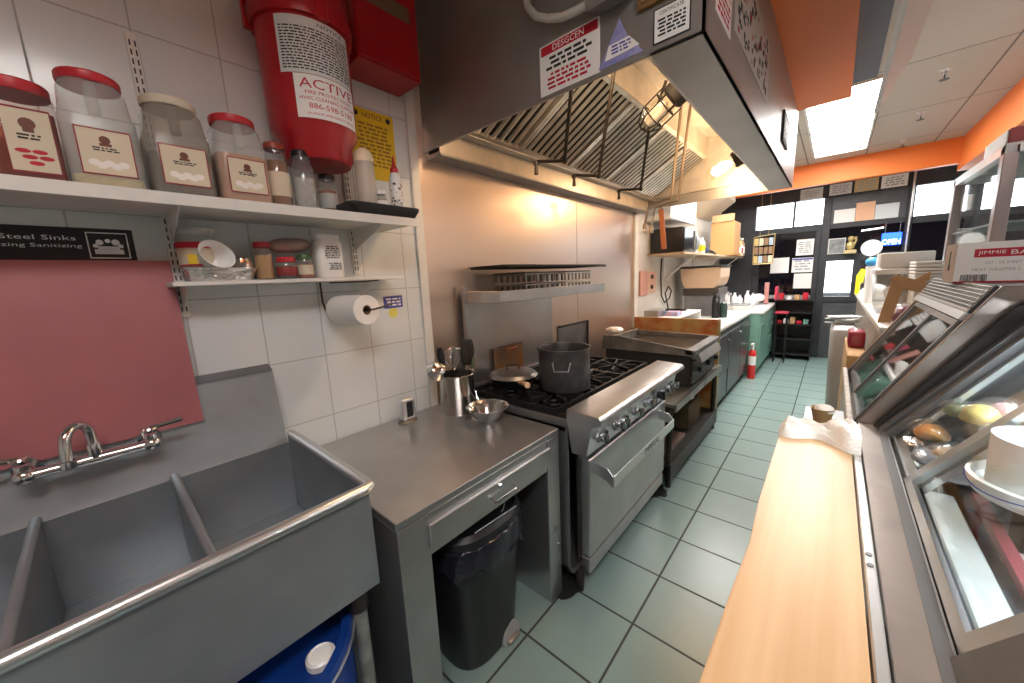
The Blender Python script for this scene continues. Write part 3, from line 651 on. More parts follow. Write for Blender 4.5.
lower('spice_shaker','small shaker with a green lid and cream label',-1.545,.565,.027,.072,CLEARP,mat('green_lid',(.06,.14,.05),.4),mat('red_flakes',(.4,.08,.03),.7),labm=CREAM)
G().blob((-1.585,.525,LZ+.125),.055,(.75,1.25,.62),.3,3).build('plastic_bag', clear('brown_bag_film',(.62,.45,.42),.10,.15,.5), label='crumpled clear bag of brown food on top of the small jars', cat='bag')
t = thing('supplement_tub', (-1.57,.66,LZ), 'white plastic tub with a printed nutrition label on the lower shelf', 'tub')
loft(G(), [rsq(-1.57,.66,.09,.095,LZ+.0005,.02),rsq(-1.57,.66,.098,.104,LZ+.01,.025),rsq(-1.57,.66,.098,.104,LZ+.135,.025),rsq(-1.57,.66,.085,.09,LZ+.15,.025),rsq(-1.57,.66,.088,.094,LZ+.152,.025),rsq(-1.57,.66,.088,.094,LZ+.168,.025)]).build('tub', WHITEP, t)
print_lines(t, (-1.5207,.665,LZ+.10), Y_, Z_, .06, .05, 7, INK, 21); print_lines(t, (-1.5207,.67,LZ+.045), Y_, Z_, .05, .03, 4, INK, 22, name='lower_print')
# ---- paper towel under the shelf
t = thing('towel_holder', (-1.5,.72,1.46), 'bent wire towel holder under the lower shelf', 'holder')
G().tube([(-1.655,.655,1.571),(-1.655,.655,1.49),(-1.65,.66,1.4525),(-1.40,.745,1.4525),(-1.385,.78,1.46),(-1.38,.82,1.47)],.004,8).tube([(-1.62,.68,1.568),(-1.53,.79,1.567),(-1.50,.84,1.57)],.003,8).build('wire', mat('rusty_wire',(.10,.07,.05),.5,.6), t)
t = thing('paper_towel_roll', (-1.54,.71,1.38), 'white paper towel roll hanging under the lower shelf', 'paper towel')
e1 = on('x',-1.415,367,312); e0 = on('x',-1.61,340,314); c = (e0+e1)/2; c.z = 1.452; d = e1-e0; d.z = 0; d.normalize()
g = G().lathe([(.020,-.10),(.058,-.10),(.060,-.098),(.060,.098),(.058,.10),(.020,.10),(.020,-.10)],c,n=36,axis=d); g.build('paper', PAPER, t)
G().lathe([(.016,-.099),(.0195,-.099),(.0195,.099),(.016,.099),(.016,-.099)],c,n=24,axis=d).build('core', mat('core_card',(.25,.18,.12),.8), t)
t = thing('wall_sticker', (-1.669,1.0,1.39), 'purple sticker with white writing and a yellow seal below it on the tiles', 'sticker')
G().slab((-1.6685,1.0,1.462), (0,1,.02), Z_, .105, .06, .001).build('blue_label', BLUEP, t); G().lathe([(0,0),(.026,0),(.026,.001),(0,.001)],(-1.6695,.995,1.408),axis=(1,0,0),sq=(1,1)).build('yellow_seal', mat('seal_yellow',(.72,.68,.15),.5), t)
print_lines(t, (-1.668,1.0,1.462), Y_, Z_, .09, .045, 3, PAPER, 12)
t = thing('inspection_poster', (-1.669,.985,2.02), 'yellow printed notice on the tiles between the red bucket and the trim', 'poster')
G().slab((-1.6688,.985,2.19), Y_, Z_, .215, .30, .001).build('sheet', YELLOW, t)
text('NOTICE', .02, INK, t, (-1.668,.985,2.315), Y_, Z_, wmax=.10); print_lines(t, (-1.6682,.985,2.19), Y_, Z_, .18, .19, 11, mat('ochre_print',(.35,.2,.02),.7), 13)
g = G().cyl((-1.6682,.905,2.315),(-1.6676,.905,2.315),.012,n=14).cyl((-1.6682,1.065,2.315),(-1.6676,1.065,2.315),.012,n=14); g.build('badges', INK, t)
# ---- red suppression bucket and red box high on the wall
t = thing('fire_chemical_bucket', (-1.53,.64,2.0), 'tall red bucket with white labels high above the shelf', 'bucket')
bx, by = -1.515, .652
G().lathe([(0,2.005),(.112,2.005),(.122,2.02),(.124,2.07),(.146,2.105),(.150,2.46),(0,2.46)],(bx,by,0),n=44).build('drum', RED, t)
G().lathe([(.150,2.435),(.162,2.435),(.168,2.475),(.160,2.50),(.158,2.60),(0,2.64)],(bx,by,0),n=44).build('lid', RED, t)
for a in (-1.9,.0,1.9): G().box((bx+.158*math.cos(a)-.012,by+.158*math.sin(a)-.02,2.425),(bx+.158*math.cos(a)+.012,by+.158*math.sin(a)+.02,2.51),.004).build('lid_clip', RED, t)
def curved(r, a0, a1, z0, z1, n=16): 
    return G().quadstrip([[Vector((bx+r*math.cos(a0+(a1-a0)*k/n),by+r*math.sin(a0+(a1-a0)*k/n),z)) for k in range(n+1)] for z in (z0,z1)])
curved(.1512,-.95,.72,2.255,2.425).build('upper_label', mat('label_grey',(.68,.70,.70),.6), t); curved(.1514,-.70,.75,2.118,2.253).build('lower_label', PAPER, t)
def ctext(s, z, h, a0, a1, m, name='lettering'):
    cu = bpy.data.curves.new('f','FONT'); cu.body = s; cu.align_x = 'CENTER'; cu.align_y = 'CENTER'; cu.resolution_u = 2
    o = bpy.data.objects.new('f',cu); me = bpy.data.meshes.new_from_object(o); bpy.data.objects.remove(o)
    xs = [v.co.x for v in me.vertices]; ys = [v.co.y for v in me.vertices]; H = max(ys)-min(ys)
    for v in me.vertices:
        a = a0+(a1-a0)*(v.co.x-min(xs))/(max(xs)-min(xs)); v.co = Vector((bx+.1522*math.cos(a),by+.1522*math.sin(a),z+(v.co.y-(max(ys)+min(ys))/2)*h/H))
    me.materials.clear(); me.materials.append(m); return link_mesh(name, me, t)
ctext('ACTIVE',2.226,.030,-.60,.66,REDP); ctext('FIRE PROTECTION',2.198,.011,-.5,.55,REDP); ctext('HVAC CLEANING SUPPORT',2.180,.011,-.62,.7,REDP); ctext('886-598-5180',2.157,.017,-.45,.6,REDP); ctext('24 HOUR EMERGENCY SERVICE',2.133,.007,-.5,.66,REDP)
g = G(); rr = random.Random(8)
for r in range(15):
    z = 2.392-r*.0088; a = -.88
    while a < .64:
        da = min(rr.uniform(.03,.14), .66-a); q = [[Vector((bx+.1519*math.cos(a+da*k/2),by+.1519*math.sin(a+da*k/2),zz)) for k in range(3)] for zz in (z-.002,z+.0022)]; g.quadstrip(q); a += da+.025
g.build('small_print', INK, t); ctext('NOTICE',2.410,.011,-.1,.5,INK)
t = thing('alarm_cabinet', (-1.58,1.0,2.40), 'red metal control box mounted high left of the hood', 'control box')
G().box((WX+.001,.845,2.445),(-1.49,1.145,2.90),.004).build('box', RED, t); G().box((-1.49,.850,2.455),(-1.482,1.138,2.89),.003).build('door', RED, t)
G().box((-1.482,.90,2.66),(-1.480,1.10,2.72),.001).build('plate', mat('tarnished_plate',(.25,.18,.12),.5,.5), t)
#PART4

# ============================================================ PREP TABLE
TX0, TX1, TY0, TY1, TH = -1.655, -.905, .478, 1.325, .862
t = thing('prep_table', (-1.3,.9,0), 'stainless prep table with one drawer between sink and range', 'table')
G().box((TX0,TY0,TH-.028),(TX1,TY1,TH),.003).build('tabletop', STEEL, t)
g = G().box((TX0,TY0+.002,.0),(TX1-.004,TY0+.010,TH-.03),.001).box((TX1-.006,TY0+.002,0),(TX1,TY0+.112,TH-.03),.001).box((TX1-.03,TY0+.104,0),(TX1-.006,TY0+.112,.70),.001)
g.build('leg_panel', STEEL, t)
g = G().box((TX0,TY1-.012,.0),(TX1-.004,TY1-.004,TH-.03),.001).box((TX1-.006,TY1-.095,0),(TX1,TY1-.004,TH-.03),.001).box((TX1-.5,TY1-.095,0),(TX1-.006,TY1-.087,.70),.001)
g.build('leg_panel', STEEL, t)
G().box((TX1-.012,TY0+.112,.688),(TX1-.002,TY1-.095,.834),.001).build('apron', STEEL, t)
dr = G().box((TX1-.003,TY0+.108,.712),(TX1+.010,TY1-.085,.800),.004).build('drawer', STEEL, t)
G().tube([(TX1+.010,.856,.752),(TX1+.030,.858,.745),(TX1+.034,.868,.744),(TX1+.034,.965,.744),(TX1+.030,.975,.745),(TX1+.010,.977,.752)],.0045,8).build('handle', CHROME, dr)
G().cyl((TX1+.010,.905,.785),(TX1+.016,.905,.785),.009,n=14).box((TX1+.016,.9,.783),(TX1+.019,.91,.787),0).build('lock', CHROME, dr)
G().box((TX1-.004,1.27,.36),(TX1+.003,1.285,.40),.002).cyl((TX1-.004,1.30,.28),(TX1+.008,1.30,.28),.012,n=12).build('latch', STEEL_D, t)
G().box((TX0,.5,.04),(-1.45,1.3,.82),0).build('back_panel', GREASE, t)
# outlet post
t = thing('power_outlet', (-1.585,.955,TH), 'small chrome outlet post standing on the prep table by the tiles', 'outlet')
G().lathe([(0,0),(.052,0),(.052,.004),(.045,.012),(0,.012)],(-1.575,.96,TH),n=24,sq=(.7,1)).build('base', mat('grimy_brass',(.30,.25,.18),.45,.7,noise=.4), t)
G().box((-1.60,.925,TH+.01),(-1.55,.998,TH+.125),.012,3).build('housing', ALU, t)
G().box((-1.551,.945,TH+.03),(-1.547,.98,TH+.108),.003).build('socket_face', BLACK, t)
# canister with utensils
cx, cy, cr = -1.475, 1.215, .093
cz = TH+.0005
t = thing('utensil_canister', (cx,cy,TH), 'round steel canister full of utensils on the prep table', 'canister')
G().lathe([(0,0),(cr,0),(cr+.001,.006),(cr,.20),(cr+.003,.205),(cr+.001,.208),(cr-.003,.205),(cr-.004,.008),(0,.008)],(cx,cy,cz),n=40).build('pot', mat('satin_steel',(.6,.58,.55),.22,1.0), t)
def utensil(name, label, cat, a, b, head):
    a, b = Vector(a), Vector(b); o = thing(name, a, label, cat, None)
    G().tube([a, a.lerp(b,.5), b],.0042,8).build('handle', CHROME, o); head(o, b, (b-a).normalized()); return o
def whisk(o, p, d):
    q = d.to_track_quat('Z','Y'); g = G()
    for k in range(6):
        a = PI*k/6; e = q @ Vector((math.cos(a),math.sin(a),0)); g.tube([p+e*.004, p+d*.03+e*.022, p+d*.07+e*.042, p+d*.11+e*.036, p+d*.130, p+d*.11-e*.036, p+d*.07-e*.042, p+d*.03-e*.022, p-e*.004],.0014,5)
    g.build('wires', CHROME, o)
def spat(m, w=.035, L=.09):
    def f(o, p, d):
        u = Vector((.35,.9,0)); u = (u-d*u.dot(d)).normalized(); n = d.cross(u); r = []
        for k in range(13):
            s = k/12; ww = w*(.35+.65*math.sin(PI*min(1,.12+s*.75))); r.append([p+d*L*s-u*ww+n*.004, p+d*L*s+n*(-.004), p+d*L*s+u*ww+n*.004])
        g = G().quadstrip(r); ob = g.build('blade', m, o); md = ob.modifiers.new('s','SOLIDIFY'); md.thickness = .002
    return f
def ladle(o, p, d): G().lathe([(.0,-.045),(.034,-.032),(.052,.0),(.054,.004),(.050,0),(.032,-.028),(0,-.040)],p+Vector((.0,-.045,.02)),n=24,axis=(-.7,.1,-.4)).build('cup', CHROME, o)
b0 = cz+.02
utensil('wire_whisk','balloon whisk standing in the steel canister','whisk',(cx,cy-.02,b0),(cx+.005,cy-.022,cz+.225),whisk)
utensil('slotted_spatula','dark spatula standing in the canister behind the whisk','spatula',(cx+.02,cy+.03,b0),(cx+.02,cy+.06,cz+.24),spat(mat('dark_blade',(.05,.045,.04),.35,.6),.040,.14))
utensil('serving_spoon','black spoon standing at the left rear of the canister','spoon',(cx-.03,cy-.03,b0),(cx-.045,cy-.05,cz+.25),spat(BLACK,.020,.10))
utensil('skimmer','round perforated skimmer leaning right in the canister','skimmer',(cx-.01,cy+.02,b0),(cx-.005,cy+.03,cz+.22),spat(STEEL_D,.045,.12))
utensil('ladle','polished ladle hooked over the left side of the canister','ladle',(cx-.02,cy-.02,b0),(cx-.01,cy-.075,cz+.225),ladle)
utensil('palette_knife','green handled knife in the canister near the range','knife',(cx+.03,cy+.04,b0),(cx+.035,cy+.085,cz+.22),spat(mat('green_grip',(.12,.16,.08),.5),.010,.06))
o = thing('tongs',(cx+.06,cy+.12,TH),'long steel tongs leaning against the canister beside the bowl','tongs')
G().tube([(-1.445,1.33,TH+.004),(-1.463,1.325,TH+.10),(-1.49,1.305,TH+.22)],[.006,.004,.003],8).build('arm', CHROME, o); G().tube([(-1.425,1.318,TH+.004),(-1.455,1.318,TH+.10),(-1.49,1.303,TH+.222)],[.006,.004,.003],8).build('arm', CHROME, o)
g = G().lathe([(0,.0),(.048,0),(.058,.008),(.083,.052),(.100,.070),(.106,.071),(.106,.075),(.097,.074),(.079,.054),(.054,.013),(0,.008)],(-1.245,1.205,TH+.0005),n=36)
g.build('steel_bowl', mat('worn_chrome',(.72,.71,.70),.16,1.0,noise=.1,nscale=20,bump=.15,bscale=30), label='small stainless bowl on the prep table beside the canister', cat='bowl')
# pedal bin under the table
t = thing('pedal_bin', (-1.07,.86,0), 'black plastic pedal bin with a bag under the prep table', 'bin')
bxc, byc = -1.085, .905
def dsh(w, d, z, n=28, cx=bxc, cy=byc):
    out = []
    for k in range(n):
        a = 2*PI*k/n; c_, s_ = math.cos(a), math.sin(a); e = 2.8
        out.append(Vector((cx+d/2*math.copysign(abs(c_)**(2/e),c_), cy+w/2*math.copysign(abs(s_)**(2/e),s_), z)))
    return out
loft(G(), [dsh(.33,.27,.0),dsh(.34,.28,.02),dsh(.40,.345,.44),dsh(.405,.35,.53)]).build('body', BLACK, t)
g = G(); rings = []
rr = random.Random(3)
for j, (k, z) in enumerate(((1.015,.575),(1.05,.57),(1.055,.53),(1.045,.49),(1.05,.462))):
    R = dsh(.41*k,.355*k,z, 56); rings.append([p+Vector(((p.x-bxc)*.03*math.sin(i*1.7+j),(p.y-byc)*.03*math.sin(i*2.3+j*2),.014*math.sin(i*.9+1.3*j)*(j>1)*(j-1)*.6)) for i, p in enumerate(R)])
loft(g, rings, caps=False).build('liner', BAGM, t)
lid = loft(G(), [dsh(.42,.36,.572),dsh(.425,.365,.585),dsh(.425,.365,.607),dsh(.39,.33,.622),dsh(.38,.32,.616),dsh(.2,.19,.618)]).build('lid', BLACK, t)
G().cyl((-1.02,.90,.6175),(-1.02,.90,.6205),.027,n=26).build('round_label', PAPER, lid)
G().tube([(bxc+.155+.008*math.cos(q*PI/8),byc+.01+.11*math.cos(q*PI/8),.6165+.004) for q in range(9)],.0022,6).build('lid_seam', GREY, lid)
G().tube([(bxc-.05+.19*math.sin(q),byc+.16-.0*q-.12*(1-math.cos(q)),.62) for q in [k*.16 for k in range(10)]],.002,6).build('lid_hinge_line', GREY, lid)
pz = G().lathe([(0,0),(.055,0),(.052,.012),(0,.012)],(bxc+.136,byc+.07,.025),n=24,axis=(1,0,.12),sq=(1,1)); pz.build('pedal_recess', GREY, t)
G().box((bxc+.12,byc+.035,.006),(bxc+.168,byc+.105,.022),.006,2).build('pedal', mat('pedal_steel',(.35,.34,.33),.35,.7), t)

# ============================================================ RANGE
RY0, RY1, RX0, RX1 = 1.345, 2.50, -1.60, -.80
t = rng = thing('gas_range', (-1.2,1.92,0), 'big stainless gas range with black cast iron burners and oven below', 'range')
G().box((RX0,RY0,.11),(-.872,RY0+.012,.90),.002).box((RX0,RY1-.012,.11),(-.872,RY1,.90),.002).box((RX0,RY0,.11),(RX0+.01,RY1,.93),.001).box((RX0,RY0,.11),(-.85,RY1,.13),.001).box((RX0,RY0,.84),(-.88,RY1,.862),.001).build('body', STEEL_D, t)
G().box((-.86,RY0+.05,.135),(-.845,RY1-.01,.72),.002).build('front_frame', GREASE, t)
G().prism([(-.875,.925),(-.875,.952),(-.715,.945),(-.700,.935),(-.698,.918),(-.712,.905),(-.745,.895),(-.775,.745),(-.85,.745),(-.875,.90)],'y',RY0,RY1,.002).build('control_panel', STEEL, t)
def valve(y, dark=False):
    z = .818; x = -.760
    k = G().lathe([(0,0),(.028,0),(.028,.005),(.022,.010),(0,.010)],(x,y,z),n=20,axis=(1,0,.13)).build('valve_plate', STEEL_D, t)
    G().lathe([(0,0),(.020,0),(.022,.02),(.019,.030),(0,.030)],(x+.010,y,z),n=18,axis=(1,0,.13)).box((x+.03,y-.005,z-.024),(x+.055,y+.005,z+.024),.003).build('knob', BLACK if dark else CHROME, k)
for i, y in enumerate((1.43,1.60,1.66,1.83,1.99,2.03,2.16,2.24,2.33,2.42)): valve(y, i == 6)
for y in (1.51,1.74,2.09): G().box((-.775,y-.01,.79),(-.752,y+.01,.82),.002).build('pilot_slot', INK, t)
door = G().box((-.85,1.415,.175),(-.800,2.46,.692),.006).build('oven_door', STEEL, t)
g = G()
for y in (1.475,2.335): g.prism([(-.801,.655),(-.735,.645),(-.705,.61),(-.705,.560),(-.740,.585),(-.801,.60)],'y',y-.004,y+.004)
g.box((-.7085,1.475,.560),(-.702,2.335,.618),.002); g.build('door_handle', ALU, door)
text('IMPERIAL', .036, INK, door, (-.7018,1.96,.589), Y_, Z_, wmax=.22)
G().box((-.85,1.415,.085),(-.80,2.44,.168),.004).build('kick_panel', STEEL, t)
for x, y in ((-.85,1.40),(-.85,2.42),(-1.55,1.40),(-1.55,2.42)): G().cyl((x,y,0),(x,y,.11),.020,.026,n=14).build('leg', GREASE, t)
G().box((-1.6,RY0+.013,.863),(-.876,RY1-.013,.872),0).build('drip_tray', GREASE, t)
# burners and grates
for i in range(3):
    for j in range(2):
        x, y = -1.09-.30*j, 1.545+.375*i
        b = G().lathe([(0,.875),(.05,.875),(.055,.885),(.045,.898),(.02,.902),(0,.902)],(x,y,0),n=20).build('burner', IRON, t)
        g = G(); zt = .930
        hw, hd = .182, .146
        pts = [(x-hd,y-hw,zt-.012),(x+hd,y-hw,zt-.012),(x+hd,y+hw,zt-.012),(x-hd,y+hw,zt-.012)]
        for a, c in zip(pts, pts[1:]+pts[:1]):
            a, c = Vector(a), Vector(c); d = (c-a).normalized(); g.slab((a+c)/2, d, Z_, (c-a).length+.012, .030, .013)
        for k in range(8):
            a = PI*k/4+PI/8; e = Vector((math.cos(a),math.sin(a),0)); L = .135 if k%2 == 0 else .13
            p0 = Vector((x,y,zt-.006))+e*.035; p1 = Vector((x,y,zt-.003))+Vector((e.x*L, e.y*L*1.18,0))
            g.slab((p0+p1)/2, (p1-p0).normalized(), Z_, (p1-p0).length, .030, .012)
        g.tube([(x+.06*math.cos(k*PI/8),y+.06*math.sin(k*PI/8),zt-.015) for k in range(16)],.007,6,closed=True)
        g.build('grate', IRON, t)
# riser and high shelf
G().box((-1.62,1.43,.93),(-1.605,RY1-.20,1.455),.002).build('backguard', STEEL, t)
sh = G().box((-1.63,1.43,1.450),(-1.335,2.62,1.462),.002).box((-1.340,1.43,1.425),(-1.330,2.62,1.488),.002).box((-1.63,1.424,1.425),(-1.33,1.432,1.488),.002).build('high_shelf', STEEL, t)
G().box((-1.63,1.418,.93),(-1.60,1.442,1.52),.002).build('shelf_post', STEEL, t)
# racks stacked on the high shelf
t = thing('wire_rack', (-1.48,1.95,1.62), 'wide dark roasting rack lying on top of the shelf stack', 'rack')
g = G(); z0 = 1.616
for x in (-1.62,-1.34): g.cyl((x,1.50,z0),(x,2.66,z0),.005,n=8)
for k in range(30): g.cyl((-1.62,1.50+k*1.16/29,z0),(-1.34,1.50+k*1.16/29,z0),.0028,n=6)
g.build('bars', GREASE, t)
G().box((-1.63,1.48,z0+.006),(-1.33,1.76,z0+.012),.002).box((-1.60,1.80,z0+.006),(-1.33,2.64,z0+.011),.002).build('flat_tray', mat('black_tray',(.03,.027,.025),.4,.6), t)
for k, (ya, yb, lab) in enumerate(((1.66,2.06,'darker studded grate stack nearer the camera on the range shelf'),(2.08,2.42,'lighter studded grate stack farther along the range shelf'))):
    t = thing('burner_grate_stack', (-1.46,(ya+yb)/2,1.463), lab, 'grate')
    for j in range(2):
        g = G(); z = 1.4635+j*.062
        for x in (-1.58,-1.345): g.box((x-.006,ya,z+.042),(x+.006,yb,z+.052),.002)
        nn = 8
        for i in range(nn):
            y = ya+.01+(yb-ya-.02)*i/(nn-1); g.box((-1.58,y-.005,z+.042),(-1.345,y+.005,z+.052),.001).box((-1.352,y-.007,z),(-1.338,y+.007,z+.046),.002).box((-1.59,y-.007,z),(-1.576,y+.007,z+.046),.002)
        g.build('grate', mat('grey_grate',(.20,.19,.18),.4,.7) if k == 0 else mat('light_grate',(.50,.48,.45),.35,.8), t)
    G().box((-1.60,ya,1.5785),(-1.34,yb,1.586),.002).build('plate', GREASE, t)
# stock pot, frying pan
px_, py_, pr = -1.10, 1.68, .142
t = thing('stock_pot', (px_,py_,.933), 'dark aluminium stock pot on the range burner', 'pot')
POTM = mat('stained_aluminium', (.12,.12,.125), .42, .75, noise=.35, nscale=14)
G().lathe([(0,0),(pr-.012,0),(pr,.012),(pr,.225),(pr+.007,.228),(pr+.007,.236),(pr-.002,.236),(pr-.006,.225),(pr-.006,.012),(0,.008)],(px_,py_,.9315),n=44).build('body', POTM, t)
for s in (-1,1):
    a = math.radians(-62) if s < 0 else math.radians(118); e = Vector((math.cos(a),math.sin(a),0)); f = Vector((-e.y,e.x,0)); c = Vector((px_,py_,1.105))+e*pr
    G().tube([c+f*.045, c+f*.045+e*.03+Z_*.0, c+f*.035+e*.045-Z_*.035, c-f*.035+e*.045-Z_*.035, c-f*.045+e*.03, c-f*.045],.0045,8).build('handle', STEEL_D, t)
fx, fy = -1.40, 1.585
t = thing('frying_pan', (fx,fy,.933), 'black frying pan with a wooden handle on the rear burner', 'frying pan')
G().lathe([(0,0),(.11,0),(.135,.045),(.14,.047),(.138,.05),(.132,.047),(.108,.006),(0,.006)],(fx,fy,.9315),n=40).build('pan', IRON, t)
G().tube([(fx+.11,fy-.075,.965),(fx+.15,fy-.10,.982),(fx+.23,fy-.15,.995)],[.010,.013,.016],12).build('handle', mat('charred_wood',(.55,.30,.14),.6,noise=.5,nscale=25,col2=(.8,.6,.4)), t)
t = thing('pan_lid', (fx,fy,.985), 'dented round lid resting on the frying pan', 'lid')
G().lathe([(.145,0),(.147,.004),(.13,.022),(.06,.036),(0,.038),(0,.034),(.06,.032),(.128,.018),(.145,0)],(fx,fy,.983),n=40).build('dome', STEEL_D, t)
G().tube([(fx-.02,fy-.03,1.02),(fx-.02,fy-.03,1.045),(fx+.02,fy+.03,1.045),(fx+.02,fy+.03,1.02)],.005,8).build('handle', GREASE, t)
# big pot lid / rusty handle piece behind
t = thing('sheet_pan', (-1.58,1.75,.935), 'narrow rusty handled pan leaning on the range backguard', 'pan')
G().box((-1.597,1.62,.935),(-1.577,1.90,1.12),.004).build('pan', mat('burnt_steel',(.22,.15,.11),.45,.7,noise=.5,nscale=6,col2=(.40,.18,.06)), t)
G().tube([(-1.577,1.70,1.10),(-1.545,1.70,1.105),(-1.545,1.80,1.105),(-1.577,1.80,1.10)],.006,8).build('handle', mat('rust_handle',(.35,.10,.04),.6), t)

# ============================================================ GRIDDLE AND STAND
t = thing('equipment_stand', (-1.2,3.2,0), 'low open steel equipment stand with two shelves under the griddle', 'stand')
EY0, EY1 = 2.53, 3.90
G().box((-1.60,EY0,.615),(-.75,EY1,.640),.003).box((-.765,EY0,.585),(-.75,EY1,.64),.002).build('top_shelf', mat('greasy_steel',(.36,.34,.31),.38,.8,noise=.4,nscale=8), t)
G().box((-1.60,EY0,.16),(-.78,EY1,.18),.003).box((-.795,EY0,.06),(-.775,EY1,.19),.003).build('bottom_shelf', GREASE, t)
for x, y in ((-.80,EY0+.03),(-.80,EY1-.05),(-1.56,EY0+.03),(-1.56,EY1-.05)): G().cyl((x,y,0),(x,y,.615),.019,n=12).build('leg', GREASE, t)
t = thing('griddle', (-1.15,3.4,.64), 'greasy flat top griddle with side guards beyond the range', 'griddle')
G().box((-1.50,2.97,.66),(-.80,3.72,.90),.004).build('body', BLACK_M, t)
G().prism([(2.97,.89),(3.72,.89),(3.72,.915),(2.97,.915)],'x',-1.50,-.83).build('plate', mat('griddle_plate',(.10,.08,.06),.3,.8,noise=.5), t)
g = G().prism([(-1.52,.90),(-1.52,1.02),(-1.36,1.02),(-.775,.948),(-.775,.90)],'y',2.955,2.970); g.prism([(-1.52,.90),(-1.52,.965),(-.775,.95),(-.775,.90)],'y',3.72,3.735); g.box((-1.525,2.955,.90),(-1.515,3.735,.98),.001)
g.build('guard', mat('greasy_guard',(.42,.39,.35),.4,.7,noise=.4), t)
G().box((-.83,2.955,.905),(-.752,3.735,.945),.004).build('front_trough', STEEL_D, t)
G().prism([(-.80,.90),(-.752,.905),(-.722,.84),(-.734,.835),(-.77,.86),(-.80,.86)],'y',3.05,3.68).build('bullnose', STEEL, t)
g = G().box((-.80,2.99,.665),(-.775,3.70,.85),.003)
g.build('front_panel', GREASE, t)
for y in (3.15,3.42,3.69): G().cyl((-.775,y,.76),(-.745,y,.76),.022,n=14).build('knob', BLACK, t)
for x, y in ((-.83,3.0),(-.83,3.69),(-1.47,3.0),(-1.47,3.69)): G().cyl((x,y,.641),(x,y,.662),.02,n=10).build('foot', GREASE, t)
G().blob((-1.42,3.0,1.058),.055,(1.4,1.1,.7),.4,9).build('crumpled_foil', mat('white_foil',(.80,.76,.72),.4,.3,bump=.9,bscale=30), label='crumpled white foil on the back corner of the griddle guard', cat='foil')
t = thing('burner_rack_panel', (-1.62,2.75,.95), 'dark framed steel grille leaning on the steel wall behind the griddle', 'grille')
G().box((-1.655,2.45,1.14),(-1.64,2.92,1.155),.002).box((-1.655,2.90,.9),(-1.64,2.92,1.155),.002).build('frame', INK, t)
G().box((-1.662,2.45,.9),(-1.655,2.90,1.14),.001).build('sheet', STEEL_D, t)
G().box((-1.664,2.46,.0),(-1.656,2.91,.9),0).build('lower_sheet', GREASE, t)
# boxes on the lower stand shelf
G().box((-1.15,3.25,.181),(-.86,3.62,.40),.004).build('carton', mat('soaked_carton',(.12,.085,.04),.8,noise=.4), label='grease soaked carton on the stand lower shelf', cat='carton')
G().blob((-.93,3.42,.435),.06,(1.2,1.2,.45),.5,4).build('crumpled_paper', PAPER, label='crumpled white paper on top of the soaked carton', cat='paper')
G().box((-1.2,2.65,.181),(-.84,3.10,.21),.004).build('foil_sheet', mat('pinkish_sheet',(.42,.30,.25),.4,.5,noise=.4,bump=.5,bscale=20), label='stained pinkish sheet on the stand lower shelf nearest the range', cat='sheet')
# rusty partition
t = thing('partition_panel', (-1.23,3.93,0), 'rust stained partition panel between griddle and white counter', 'panel')
G().box((WX+.035,3.915,.03),(-.80,3.935,1.075),.003).build('sheet', RUST, t)
G().box((-.805,3.905,.03),(-.785,3.945,1.08),.003).build('edge_trim', mat('yellowed_trim',(.50,.42,.22),.5,noise=.4), t)
#PART5

# ============================================================ FAR LEFT COUNTER
CZ = .945
t = thing('countertop', (-1.25,5.8,.90), 'long white countertop running to the shop front', 'countertop')
G().box((WX+.032,3.95,.905),(-.845,6.12,CZ),.006,2).box((WX+.032,6.12,.905),(-.705,7.72,CZ),.006,2).build('slab', mat('white_laminate',(.88,.87,.85),.3,noise=.06), t)
t = thing('steel_cabinet', (-1.25,5.0,0), 'stainless undercounter refrigerator with three doors under the white counter', 'refrigerator')
G().box((-1.62,3.955,.08),(-.87,6.09,.903),.003).build('body', STEEL_C, t)
for a, b in ((3.97,4.70),(4.72,5.42),(5.44,6.08)):
    d = G().box((-.869,a,.42 if a < 4 else .12),(-.845,b,.84),.004).build('door', STEEL_C, t)
    G().box((-.845,b-.10,.74),(-.825,b-.04,.77),.004).build('handle', CHROME, d)
g = G()
for k in range(13): g.box((-.869,4.03,.135+k*.02),(-.852,4.64,.145+k*.02),.001)
g.build('louvre', INK, t); G().box((-.869,3.97,.11),(-.85,4.70,.41),.003).build('louvre_frame', STEEL_C, t)
for y in (4.0,6.0):
    for x in (-.92,-1.55): G().cyl((x,y,0),(x,y,.08),.025,n=10).build('foot', BLACK_M, t)
for k, (a, b, lab) in enumerate(((6.125,6.90,'green base cabinet with a plain door beside the fire extinguisher'),(6.905,7.70,'green base cabinet with drawers nearest the shop front'))):
    t = thing('base_cabinet', (-1.2,(a+b)/2,0), lab, 'cabinet'); 
    G().box((-1.62,a,.10),(-.74,b,.903),.003).box((-1.60,a+.01,0),(-.79,b-.01,.10),.002).build('carcass', GREEN, t)
    if k == 0:
        d = G().box((-.74,a+.02,.13),(-.722,b-.02,.88),.004).build('door', GREEN, t); G().box((-.722,a+.08,.72),(-.70,a+.18,.735),.003).build('handle', CHROME, d)
    else:
        for j in range(4):
            d = G().box((-.74,a+.02,.13+.19*j),(-.722,b-.02,.30+.19*j),.004).build('drawer', GREEN, t); G().box((-.722,a+.3,.22+.19*j),(-.70,a+.45,.235+.19*j),.003).build('handle', CHROME, d)
t = thing('fire_extinguisher', (-.785,6.0,0), 'red fire extinguisher standing on the floor beside the green cabinet', 'fire extinguisher')
G().lathe([(0,.0),(.045,0),(.048,.02),(.048,.36),(.035,.40),(.015,.42),(0,.42)],(-.785,6.0,0),n=20).build('cylinder', mat('bright_red',(.65,.03,.03),.3), t)
G().lathe([(.0488,.20),(.0492,.2),(.0492,.33),(.0488,.33)],(-.785,6.0,0),n=20).build('label', PAPER, t)
